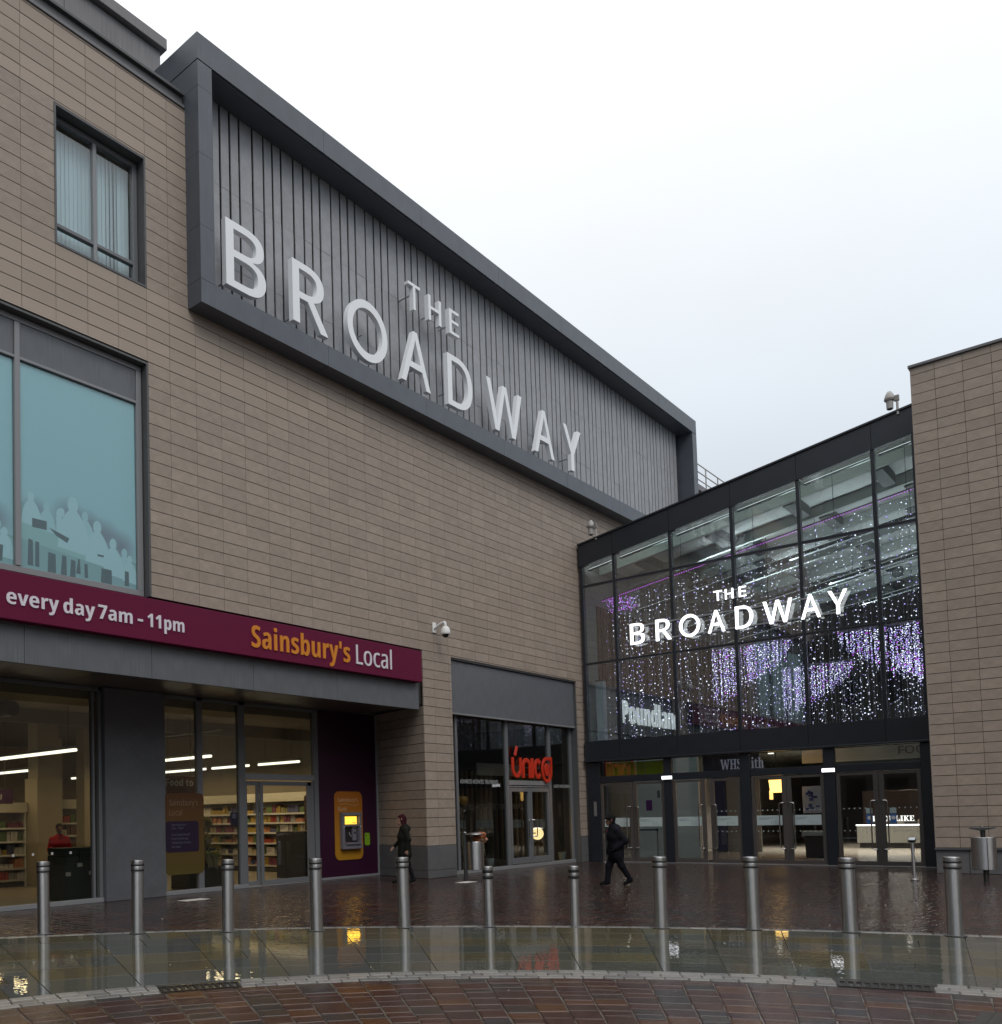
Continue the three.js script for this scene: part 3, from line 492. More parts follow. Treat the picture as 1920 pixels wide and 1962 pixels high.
  part(n, 'sticker', ontoX(extrude(roundRect(0.22, 0.34, 0.05), 0.003, 0, 6), XS + 0.021, 0.85, -19.43), std([0.19, 0.36, 0.012], 0.5)); part(n, 'keyhole_mark', ontoX(new THREE.CircleGeometry(0.022, 12), XS + 0.0255, 1.12, -19.49), M.blackMatt); part(n, 'printed_line', rbox(XS + 0.0242, XS + 0.0255, 1.01, 1.014, -19.62, -19.46, 0.0005), M.gutter);
}
{ // printed panel hung inside the glass beside the entrance
  const s = thing('window_poster', "tall orange poster reading Sainsbury's Local with a dark opening-hours box on the shop glass", 'poster', [XS + 0.064, 0.45, -13.1]);
  const X = XS + 0.064, g = extrude(roundRect(1.12, 1.82, 0.13), 0.004, 0, 8), cn = [], p = g.attributes.position; for (let i = 0; i < p.count; i++) { const t = Math.min(1, Math.max(0, p.getY(i) / 1.82)); cn.push(0.1 - 0.015 * (1 - t), 0.035 + 0.025 * (1 - t), 0.006); } g.setAttribute('color', new THREE.Float32BufferAttribute(cn, 3));
  part(s, 'panel', ontoX(g, X, 0.44, -12.55), std([0.9, 0.9, 0.9], 0.6, 0, { vertexColors: true }));
  part(s, 'hours_box', ontoX(extrude(roundRect(0.94, 0.69, 0.07), 0.003, 0, 6), X + 0.0045, 0.94, -12.57), std([0.014, 0.005, 0.024], 0.5));
  const pale = std([0.2, 0.115, 0.07], 0.6), grey = std([0.11, 0.11, 0.16], 0.6);
  part(s, 'lettering', join([ontoX(word("Sainsbury's", FR, 0.13, 0.002, 0.82), X + 0.0055, 1.98, -12.68), ontoX(word('Local', FR, 0.13, 0.002, 0.36), X + 0.0055, 1.76, -12.68)]), pale);
  const rows = ['Opening hours', '7am - 11pm', 'Fresh baked bread', 'Fresh fruit & veg', 'Chilled beer & wine', 'Hot food'];
  part(s, 'small_print', join(rows.map((r, i) => ontoX(word(r, FR, 0.045, 0.001), X + 0.009, 1.53 - (i < 2 ? i * 0.075 : 0.04 + i * 0.09), -12.73))), grey);
  const st = thing('door_sticker', 'small dark rounded sticker on the glass left of the sliding door', 'sticker', [XS + 0.01, 1.5, -14.65]); part(st, 'sticker', ontoX(extrude(roundRect(0.24, 0.3, 0.03), 0.002, 0, 4), XS + 0.008, 1.5, -14.53), std([0.015, 0.015, 0.03], 0.4)); part(st, 'emblem', ontoX(new THREE.RingGeometry(0.035, 0.05, 16), XS + 0.0115, 1.72, -14.65), std([0.2, 0.2, 0.25], 0.5));
}
// interior shell
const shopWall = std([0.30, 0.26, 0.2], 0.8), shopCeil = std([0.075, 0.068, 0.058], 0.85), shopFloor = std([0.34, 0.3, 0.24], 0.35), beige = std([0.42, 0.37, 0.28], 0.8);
structure('shop_floor', box(-31.9, XS - 0.065, -0.02, 0.008, -20.2, 1.55), shopFloor);
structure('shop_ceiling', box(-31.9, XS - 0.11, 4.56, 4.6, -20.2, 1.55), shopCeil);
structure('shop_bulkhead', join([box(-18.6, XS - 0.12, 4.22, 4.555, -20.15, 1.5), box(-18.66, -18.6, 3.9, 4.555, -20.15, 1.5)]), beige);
structure('shop_side_wall', box(-31.9, XS - 0.08, 0.01, 4.55, -20.4, -20.22), shopWall);
structure('shop_back_wall', box(-31.8, -31.6, 0.01, 4.55, -20.2, 1.5), shopWall);
for (const [x, z, w, d] of [[-22, -12.95, 0.62, 0.5], [-21.9, -14.22, 0.42, 0.4], [-27.5, -16.5, 0.5, 0.5]]) {
  const c = structure('shop_column', join([box(x - d / 2, x + d / 2, 0.01, 4.5, z - w / 2, z + w / 2)].concat(w === 0.62 ? [box(x - d / 2 - 0.06, x + d / 2 + 0.06, 0.01, 2.84, z - w / 2 - 0.06, z + w / 2 + 0.06)] : [])), beige);
}
{ // ducts and cable trays under the dark ceiling
  const t = thing('ceiling_duct', 'long pale round duct under the dark shop ceiling', 'duct', [-22, 4.1, -9]); part(t, 'pipe', rod([-31, 4.05, -9.6], [-17.5, 4.05, -9.6], 0.16, 12), std([0.2, 0.2, 0.19], 0.4)); part(t, 'hanger', join([rod([-20, 4.05, -9.6], [-20, 4.56, -9.6], 0.01, 5), rod([-24, 4.05, -9.6], [-24, 4.56, -9.6], 0.01, 5)]), M.gutter);
  const t2 = thing('ceiling_pipe', 'thin pale pipe hanging under the shop ceiling behind the entrance', 'pipe', [-22, 3.9, -15.8]); part(t2, 'pipe', rod([-31, 3.95, -15.6], [-17.8, 3.95, -15.6], 0.03, 8), std([0.4, 0.38, 0.34], 0.4)); part(t2, 'hanger', join([rod([-19, 3.95, -15.6], [-19, 4.56, -15.6], 0.008, 5), rod([-23, 3.95, -15.6], [-23, 4.56, -15.6], 0.008, 5)]), M.gutter);
}
{ // strip lights hung across the shop
  const strips = [[-17.5, -26, -11.1, 'strip light nearest the left shop window, running into the shop'], [-24.2, -30, -14.25, 'further strip light left of the shop columns'], [-17.6, -21.5, -15.05, 'upper strip light seen beside the poster in the shop'], [-22.2, -25, -18.75, 'strip light deep in the shop left of the flower stand'], [-20.2, -21.9, -18.75, 'short strip light above the flower stand in the shop'], [-18.1, -19.8, -18.75, 'strip light just above the sliding doors inside the shop'], [-26, -29, -18.2, 'faint strip light at the back of the shop between the columns']];
  for (const [xa, xb, z, l] of strips) {
    const y = 3.24, t = thing('strip_light', 'white ' + l, 'light', [(xa + xb) / 2, y, z], 'shop strip lights');
    part(t, 'housing', rbox(xb, xa, y + 0.035, y + 0.1, z - 0.05, z + 0.05, 0.01), M.white); part(t, 'tube', rbox(xb + 0.01, xa - 0.01, y - 0.03, y + 0.034, z - 0.045, z + 0.045, 0.02, 2), glow([1, 0.93, 0.76], 3.2));
    for (const x of [xb + 0.3, xa - 0.3]) part(t, 'hanger', rod([x, y + 0.1, z], [x, 4.55, z], 0.006, 5), M.gutter);
    const q = new THREE.RectAreaLight(0xffdda0, 24, xa - xb, 0.12); q.position.set((xa + xb) / 2, y - 0.04, z); q.rotation.set(-Math.PI / 2, 0, 0); scene.add(q);
  }
}
const goods = [[0.36, 0.06, 0.04], [0.4, 0.28, 0.07], [0.12, 0.18, 0.07], [0.5, 0.45, 0.35], [0.3, 0.13, 0.06], [0.09, 0.1, 0.2], [0.55, 0.52, 0.5], [0.2, 0.06, 0.1], [0.28, 0.26, 0.12], [0.4, 0.34, 0.24], [0.16, 0.1, 0.07], [0.3, 0.3, 0.3], [0.45, 0.2, 0.1]].map((c) => std(c, 0.5));
// a run of shelving: along x (facing +z) or along z (facing +x); u is the run, goods stand on every shelf
function shelving(name, label, facing, u0, u1, back, ys, h, seed, header) {
  const t = thing(name, label, 'shelving', facing === 'z' ? [(u0 + u1) / 2, 0, back] : [back, 0, (u0 + u1) / 2]), R = rng(seed), deep = 0.5;
  const B = (a, b, y0, y1, d0, d1) => facing === 'z' ? box(a, b, y0, y1, back + d0, back + d1) : box(back + d0, back + d1, y0, y1, a, b);
  part(t, 'back_panel', B(u0, u1, 0.01, h, -0.03, 0), M.white); part(t, 'end_panel', B(u0 - 0.04, u0, 0.01, h, -0.03, deep), M.white); part(t, 'end_panel', B(u1, u1 + 0.04, 0.01, h, -0.03, deep), M.white);
  part(t, 'plinth', B(u0, u1, 0.01, 0.14, 0, deep - 0.05), M.gutter);
  if (header) part(t, 'header', B(u0 - 0.04, u1 + 0.04, h, h + 0.26, -0.03, deep + 0.08), std([0.6, 0.58, 0.5], 0.5));
  for (const y of ys) { part(t, 'shelf', B(u0, u1, y - 0.03, y, 0, deep), M.white); part(t, 'price_rail', B(u0, u1, y - 0.045, y + 0.005, deep + 0.001, deep + 0.012), y > ys[1] ? M.white : std([0.5, 0.48, 0.42], 0.5)); }
  const by = goods.map(() => []);
  ys.forEach((y, i) => { const top = (ys[i + 1] || h) - y - 0.08; let u = u0 + 0.03; while (u < u1 - 0.15) { const w = 0.05 + R() * 0.09, n = 1 + Math.floor(R() * 4), k = Math.floor(R() * goods.length), hh = Math.min(top, 0.1 + R() * 0.2); for (let j = 0; j < n && u < u1 - w; j++) { by[k].push(B(u, u + w * 0.93, y + 0.002, y + hh, 0.1, deep - 0.03 - R() * 0.05)); u += w; } u += R() * 0.04; } });
  const holder = new THREE.Group(); holder.name = 'groceries'; holder.userData.kind = 'stuff'; t.add(holder); bases.set(holder, bases.get(t).clone());
  by.forEach((l, k) => { if (l.length) part(holder, 'packets', join(l), goods[k]).userData.kind = 'stuff'; });
  return t;
}
shelving('chiller', 'long open white chiller of packaged food seen through the shop entrance', 'z', -27.5, -18.6, -20.1, [0.22, 0.55, 0.9, 1.22, 1.52, 1.8], 2.15, 12, true);
shelving('grocery_shelves', 'grocery shelving behind the columns in the left shop window', 'x', -19.0, -14.6, -25.3, [0.2, 0.55, 0.9, 1.25, 1.6], 2.0, 13, true);
shelving('grocery_shelves', 'grocery shelving at the far left inside the shop window', 'x', -12.5, -8.6, -22.7, [0.2, 0.5, 0.85, 1.2, 1.55], 1.95, 14, true);
shelving('grocery_shelves', 'pale shelf unit with dark boxes on top, between the shop columns', 'x', -15.3, -13.45, -23.4, [0.25, 0.6, 0.95, 1.3, 1.65], 2.05, 15, true);
{ // green crates stand, flower stand, hanging signs, dark kiosk by the door
  const t = thing('crate_stand', 'dark green stand of crates just inside the left shop window', 'display stand', [-17.3, 0, -10.9]); const gm = std([0.01, 0.032, 0.025], 0.5);
  part(t, 'body', rbox(-17.75, -16.9, 0.01, 0.8, -11.5, -10.45, 0.02), gm);
  for (let i = 0; i < 3; i++) for (let k = 0; k < 2; k++) part(t, 'crate', rbox(-17.7 + 0.02 * k, -16.95, 0.81 + k * 0.16, 0.96 + k * 0.16, -11.47 + i * 0.34, -11.17 + i * 0.34, 0.012), gm);
  for (let k = 0; k < 4; k++) part(t, 'price_card', rbox(-16.9, -16.893, 0.72 - 0.18 * (k % 2), 0.8 - 0.18 * (k % 2), -11.4 + k * 0.28, -11.28 + k * 0.28, 0.002), M.offWhite);
  const f = thing('flower_stand', 'stand of wrapped yellow flowers inside the glass beside the shop door', 'display stand', [-17.3, 0, -14.3]), R = rng(71);
  part(f, 'stand', join([rbox(-17.7, -17.0, 0.01, 0.5, -14.9, -13.8, 0.02), rbox(-17.75, -17.3, 0.5, 0.95, -14.9, -13.8, 0.02)]), std([0.03, 0.035, 0.03], 0.6));
  for (let i = 0; i < 22; i++) {
    const row = i < 9 ? 0 : i < 16 ? 1 : 2, x = -17.1 - row * 0.2 + R() * 0.1, z = -13.9 - R() * 0.9, y = 0.55 + row * 0.42 + R() * 0.1, b = part(f, 'bouquet', new THREE.ConeGeometry(0.1, 0.34, 7, 1, true).rotateX(Math.PI).rotateZ((R() - 0.5) * 0.5).translate(x, y, z), std([0.3, 0.28, 0.16], 0.35));
    const hd = []; for (let k = 0; k < 9; k++) hd.push(new THREE.IcosahedronGeometry(0.035 + R() * 0.02, 0).translate(x + (R() - 0.5) * 0.18, y + 0.18 + R() * 0.07, z + (R() - 0.5) * 0.18));
    part(b, 'blooms', join(hd.map(metreUV)), std(R() < 0.6 ? [0.42, 0.34, 0.06] : [0.3, 0.3, 0.1], 0.8));
  }
  const h = thing('hanging_sign', 'brown hanging sign reading Food to go above the poster in the shop', 'sign', [-18, 2.4, -14.2]); part(h, 'board', rbox(-18.02, -17.98, 2.28, 2.75, -14.9, -13.75, 0.005), std([0.12, 0.045, 0.02], 0.6)); part(h, 'lettering', ontoX(word('Food to', FB, 0.17, 0.006, 0.86), -17.979, 2.5, -13.9), M.white); part(h, 'cord', join([rod([-18, 2.75, -14], [-18, 4.2, -14], 0.006, 5), rod([-18, 2.75, -14.7], [-18, 4.2, -14.7], 0.006, 5)]), M.gutter);
  const h2 = thing('hanging_sign', 'purple hanging aisle sign over the shelves at far left', 'sign', [-21, 2.3, -9.4]); part(h2, 'board', rbox(-21.02, -20.98, 2.15, 2.5, -11.5, -10.3, 0.005), std([0.05, 0.012, 0.06], 0.6)); part(h2, 'lettering', ontoX(word('Household', FB, 0.12, 0.006, 0.75), -20.979, 2.26, -10.45), M.offWhite); part(h2, 'cord', join([rod([-21, 2.5, -10.5], [-21, 4.56, -10.5], 0.006, 5), rod([-21, 2.5, -11.3], [-21, 4.56, -11.3], 0.006, 5)]), M.gutter);
  const k = thing('basket_stand', 'dark counter standing behind the right leaf of the sliding door', 'counter', [-17.5, 0, -18.2]); part(k, 'body', rbox(-18.1, -17.0, 0.01, 1.28, -18.75, -17.75, 0.02), std([0.02, 0.022, 0.028], 0.5)); for (let i = 0; i < 4; i++) part(k, 'label_dot', rbox(-16.999, -16.994, 0.9, 0.96, -18.6 + i * 0.2, -18.54 + i * 0.2, 0.001), M.offWhite); part(k, 'screen', rbox(-17.3, -17.2, 1.3, 2.25, -18.6, -18.05, 0.03), std([0.1, 0.05, 0.02], 0.5));
}
// ---------- beauty salon shopfront ----------
const XU = -14.45;
{
  const u = thing('salon_shopfront', 'dark salon shopfront with grey panel above and glazed double doors', 'shopfront', [XU, 0, -24.5]);
  const bar = (y0, y1, z0, z1, x0 = XU - 0.05, x1 = XU + 0.06) => rbox(x0, x1, y0, y1, z0, z1, 0.006);
  part(u, 'reveal', join([box(XU - 0.06, XL - 0.03, 0, 5.9, -20.68, -20.65), box(XU - 0.06, XL - 0.03, 0, 5.86, -27.768, -27.755), box(XU - 0.06, XL - 0.03, 5.86, 5.9, -27.77, -20.68)]), M.gutter);
  part(u, 'head_panel', rbox(XL - 0.2, XL - 0.1, 4.42, 5.84, -27.75, -20.7, 0.01), M.fascia);
  part(u, 'panel_edge', rbox(XL - 0.21, XL - 0.08, 4.37, 4.418, -27.75, -20.7, 0.006), M.aluLight);
  part(u, 'head_rail', bar(4.42, 4.52, -27.76, -20.7), M.alu); part(u, 'sill', bar(0, 0.1, -27.76, -20.7, XU - 0.05, XU + 0.09), M.aluLight);
  for (const [a, b] of [[-21.2, -21.1], [-23.84, -23.7], [-26.37, -26.23], [-27.76, -27.66]]) part(u, 'mullion', bar(0.1, 4.42, a, b), M.alu);
  part(u, 'side_panel', box(XU - 0.03, XU + 0.03, 0.1, 4.42, -21.1, -20.7), M.blackMatt);
  part(u, 'transom', join([bar(2.48, 2.62, -26.23, -23.84), bar(2.42, 2.45, -26.23, -23.84)]), M.aluLight);
  for (const [a, b, y0, y1] of [[-23.7, -21.2, 0.1, 4.42], [-26.23, -23.84, 2.62, 4.42], [-27.66, -26.37, 0.1, 4.42]]) part(u, 'pane', box(XU - 0.005, XU + 0.005, y0, y1, a, b), M.glassDark);
  for (const [a, b, s] of [[-25.02, -23.86, 1], [-26.21, -25.04, -1]]) {
    const d = part(u, 'door', join([bar(0.12, 2.4, a, a + 0.1), bar(0.12, 2.4, b - 0.1, b), bar(0.12, 0.3, a + 0.1, b - 0.1), bar(2.28, 2.4, a + 0.1, b - 0.1)]), M.alu);
    part(d, 'pane', box(XU - 0.005, XU + 0.005, 0.3, 2.28, a + 0.1, b - 0.1), M.glassDark);
    const hz = s > 0 ? a + 0.05 : b - 0.05, hy = s * 0.17; part(d, 'handle', bentTube([[XU + 0.06, 0.92, hz], [XU + 0.13, 0.92, hz + hy * 0.3], [XU + 0.13, 0.92, hz + hy], [XU + 0.13, 1.42, hz + hy], [XU + 0.13, 1.42, hz + hy * 0.3], [XU + 0.06, 1.42, hz]], 0.016, 0.03), M.chrome);
  }
  const dim = std([0.2, 0.21, 0.21], 0.6);
  part(u, 'lettering', join([ontoX(word('ADVANCED AESTHETIC TREATMENTS', FR, 0.11, 0.002, 1.95), XU + 0.008, 2.5, -21.35), ontoX(word('LASER HAIR REMOVAL', FR, 0.1, 0.002, 1.2), XU + 0.008, 2.42, -26.6)]), std([0.4, 0.42, 0.42], 0.6));
  part(u, 'back_lettering', join([ontoX(word('ADVANCED AESTHETIC TREATMENTS', FR, 0.16, 0.002, 4.1), XU - 1.2, 1.78, -22.6)]), dim);
}
{ // red sign between the mullions
  const s = thing('salon_sign', 'red rounded lettering unico with a target shaped o above the salon doors', 'sign', [XU + 0.1, 2.7, -25]);
  const red = std([0.42, 0.022, 0.007], 0.4, 0, { emissive: lin(0.75, 0.045, 0.01), emissiveIntensity: 0.07 }), D = 0.03, base = 2.7, z0 = -23.93;
  const arch = (w, h, t) => { const q = new THREE.Shape(), r = w / 2; q.moveTo(0, 0); q.lineTo(0, h - r); q.absarc(r, h - r, r, Math.PI, 0, true); q.lineTo(w, 0); q.lineTo(w - t, 0); q.lineTo(w - t, h - r); q.absarc(r, h - r, r - t, 0, Math.PI, false); q.lineTo(t, 0); q.lineTo(0, 0); return q; };
  const put = (g, du, dy) => ontoX(g.translate(du, dy, 0), XU + 0.09, base, z0);
  const t = 0.115, u = extrude(arch(0.56, 0.6, t), D, 0.004, 14); u.rotateZ(Math.PI); u.translate(0.56, 0.6, 0); part(s, 'letter', put(u, 0, 0), red);
  part(s, 'letter', put(extrude(arch(0.5, 0.6, t), D, 0.004, 14), 0.6, 0), red);
  part(s, 'letter', put(extrude(roundRect(0.14, 0.6, 0.01), D, 0.004), 1.12, 0), red);
  const c = new THREE.Shape(), e = (cx, cy, rx, ry, a0, a1, cw) => c.absellipse(cx, cy, rx, ry, a0, a1, cw); e(0.23, 0.29, 0.23, 0.31, 0.75, 2 * Math.PI - 0.75, false); c.absellipse(0.23, 0.29, 0.23 - t, 0.31 - t, 2 * Math.PI - 0.75, 0.75, true); c.closePath(); part(s, 'letter', put(extrude(c, D, 0.004, 20), 1.3, 0), red);
  const o = new THREE.Shape(); o.moveTo(0.64, 0.32); o.absellipse(0.32, 0.32, 0.32, 0.4, 0, -1.5 * Math.PI, true); o.lineTo(0.64, 0.72); o.lineTo(0.64, 0.32); const h = new THREE.Path(); h.moveTo(0.55, 0.32); h.absellipse(0.32, 0.32, 0.23, 0.3, 0, -1.5 * Math.PI, true); h.lineTo(0.55, 0.62); h.lineTo(0.55, 0.32); o.holes.push(h); part(s, 'letter', put(extrude(o, D, 0.004, 20), 1.76, -0.05), red);
  const dsk = new THREE.Shape(); dsk.absellipse(0.32, 0.32, 0.14, 0.2, 0, Math.PI * 2); part(s, 'target_disc', put(extrude(dsk, D, 0.004, 20), 1.76, -0.05), red);
  const ac = extrude(roundRect(0.1, 0.3, 0.02), D, 0.004); ac.rotateZ(-0.42); part(s, 'accent', put(ac, 0.15, 0.68), std([0.3, 0.02, 0.01], 0.4, 0, { emissive: lin(0.5, 0.03, 0.01), emissiveIntensity: 0.2 }));
  part(s, 'rail', join([ontoX(box(0, 2.36, 0.3, 0.33, 0, 0.01), XU + 0.075, base, z0), ontoX(box(0, 2.36, 0.08, 0.11, 0, 0.01), XU + 0.075, base, z0)]), M.blackMatt);
}
{ // salon interior: dark slatted room, globe lamp, plants in pale pots
  structure('salon_floor', box(-22, XU - 0.06, -0.02, 0.01, -28.3, -20.5), std([0.04, 0.038, 0.036], 0.3)); structure('salon_ceiling', box(-22, XU - 0.06, 4.55, 4.6, -28.3, -20.5), M.cavity);
  structure('salon_wall', join([box(-22.2, -22, 0, 4.6, -28.3, -20.5), box(-22, XU - 0.3, 0, 4.6, -20.62, -20.45), box(-22, XU - 0.3, 0, 4.6, -28.35, -28.2)]), std([0.03, 0.03, 0.032], 0.8));
  const sl = thing('slatted_partition', 'dim timber slatted wall at the back of the salon', 'partition', [-17.2, 0, -29]); for (let i = 0; i < 34; i++) part(sl, 'batten', rbox(-22 + i * 0.2, -21.92 + i * 0.2, 0.02, 3.2, -28.19, -28.13, 0.005), std([0.09, 0.075, 0.05], 0.7));
  const rc = thing('reception_desk', 'low dark desk inside the salon left of its doors', 'desk', [-17, 0, -23]); part(rc, 'body', rbox(-17.4, -16.6, 0.02, 1.05, -24.4, -22.2, 0.02), std([0.05, 0.05, 0.05], 0.4)); part(rc, 'top', rbox(-17.45, -16.55, 1.05, 1.09, -24.45, -22.15, 0.01), std([0.2, 0.2, 0.19], 0.3));
  const ln = thing('menu_panel', 'pale hanging panel inside the salon behind the red sign', 'panel', [-16, 2.8, -25.6]); part(ln, 'panel', rbox(-16.03, -15.98, 2.86, 3.25, -27.4, -24.6, 0.01), std([0.35, 0.4, 0.42], 0.5)); part(ln, 'cord', join([rod([-16, 3.25, -24.9], [-16, 4.55, -24.9], 0.006, 5), rod([-16, 3.25, -27], [-16, 4.55, -27], 0.006, 5)]), M.gutter);
  const gl = thing('globe_lamp', 'glowing round globe lamp behind the right salon door', 'lamp', [-15.3, 0.0, -26.98]); part(gl, 'globe', new THREE.SphereGeometry(0.2, 20, 14), glow([1, 0.72, 0.34], 2.6), [-15.3, 0.95, -26.98]); part(gl, 'stand', rod([-15.3, 0.01, -26.98], [-15.3, 0.76, -26.98], 0.02, 8), M.blackMatt); part(gl, 'foot', new THREE.CylinderGeometry(0.14, 0.15, 0.02, 20), M.blackMatt, [-15.3, 0.02, -26.98]);
  const pl = new THREE.PointLight(0xffc477, 1.6); pl.position.set(-15.3, 0.95, -26.98); pl.shadow.radius = 8; pl.castShadow = true; scene.add(pl);
  const cd = thing('red_candle_lamp', 'small red glowing light seen behind the salon door handles', 'lamp', [-15.4, 0, -26.67]); part(cd, 'glow', new THREE.CylinderGeometry(0.05, 0.05, 0.22, 12), glow([1, 0.03, 0.1], 1.2), [-15.4, 1.1, -26.67]); part(cd, 'table', join([rod([-15.4, 0.01, -26.67], [-15.4, 0.96, -26.67], 0.02, 8), new THREE.CylinderGeometry(0.2, 0.2, 0.03, 16).translate(-15.4, 0.975, -26.67)].map(metreUV)), M.blackMatt);
  [['leftmost white plant pot, in the salon window by the tiled pier', -21.45], ['white plant pot in the salon window left of the doors', -23.3], ['white plant pot in the salon window just right of the doors', -26.75], ['rightmost white plant pot in the salon window', -27.65]].forEach(([l, z], i) => {
    const t = thing('potted_plant', 'small ' + l, 'plant', [XU - 0.35, 0.01, z], 'pots in the salon window'), R = rng(90 + i);
    part(t, 'pot', lathe([[0, 0], [0.085, 0], [0.125, 0.3], [0.135, 0.3], [0.135, 0.315], [0.118, 0.315], [0.11, 0.26], [0, 0.26]], 20), std([0.42, 0.5, 0.52], 0.5), [XU - 0.35, 0.011, z]);
    const lv = []; for (let k = 0; k < 26; k++) { const a = R() * 6.3, tl = 0.15 + R() * 0.2, g = new THREE.ConeGeometry(0.022, 0.5 + R() * 0.45, 4); g.scale(1, 1, 0.35); g.translate(0, 0.35, 0); g.rotateZ(tl * 0.6); g.rotateY(a); g.translate(XU - 0.35, 0.28 + R() * 0.35, z); lv.push(g); }
    part(t, 'leaves', join(lv), std([0.02, 0.035, 0.018], 0.7));
  });
  const b = thing('balloon_bunch', 'bunch of dull gold balloons inside the salon window', 'balloons', [-15.6, 1.5, -23]); [[0, 1.95, 0], [0.1, 2.05, -0.28], [-0.1, 1.88, -0.5], [0.05, 2.02, -0.75], [0, 1.9, 0.22]].forEach(([dx, y, dz]) => part(b, 'balloon', lathe([[0, -0.17], [0.03, -0.15], [0.12, -0.04], [0.135, 0.05], [0.1, 0.13], [0, 0.17]], 16), std([0.35, 0.2, 0.03], 0.35), [-15.6 + dx, y, -22.4 + dz]));
  part(b, 'string', join([rod([-15.6, 1.09, -22.6], [-15.6, 1.8, -22.4], 0.004, 4), rod([-15.6, 1.09, -22.6], [-15.5, 1.9, -22.7], 0.004, 4), rod([-15.6, 1.09, -22.6], [-15.7, 1.72, -22.9], 0.004, 4), rod([-15.6, 1.09, -22.6], [-15.55, 1.87, -23.15], 0.004, 4), rod([-15.6, 1.09, -22.6], [-15.6, 1.75, -22.18], 0.004, 4)]), M.gutter);
  const bt = thing('side_table', 'small dark table under the gold balloons in the salon', 'table', [-15.6, 0, -22.6]); part(bt, 'top', new THREE.CylinderGeometry(0.26, 0.26, 0.04, 20), M.blackMatt, [-15.6, 1.065, -22.6]); part(bt, 'leg', rod([-15.6, 0.01, -22.6], [-15.6, 1.05, -22.6], 0.025, 8), M.blackMatt);
}
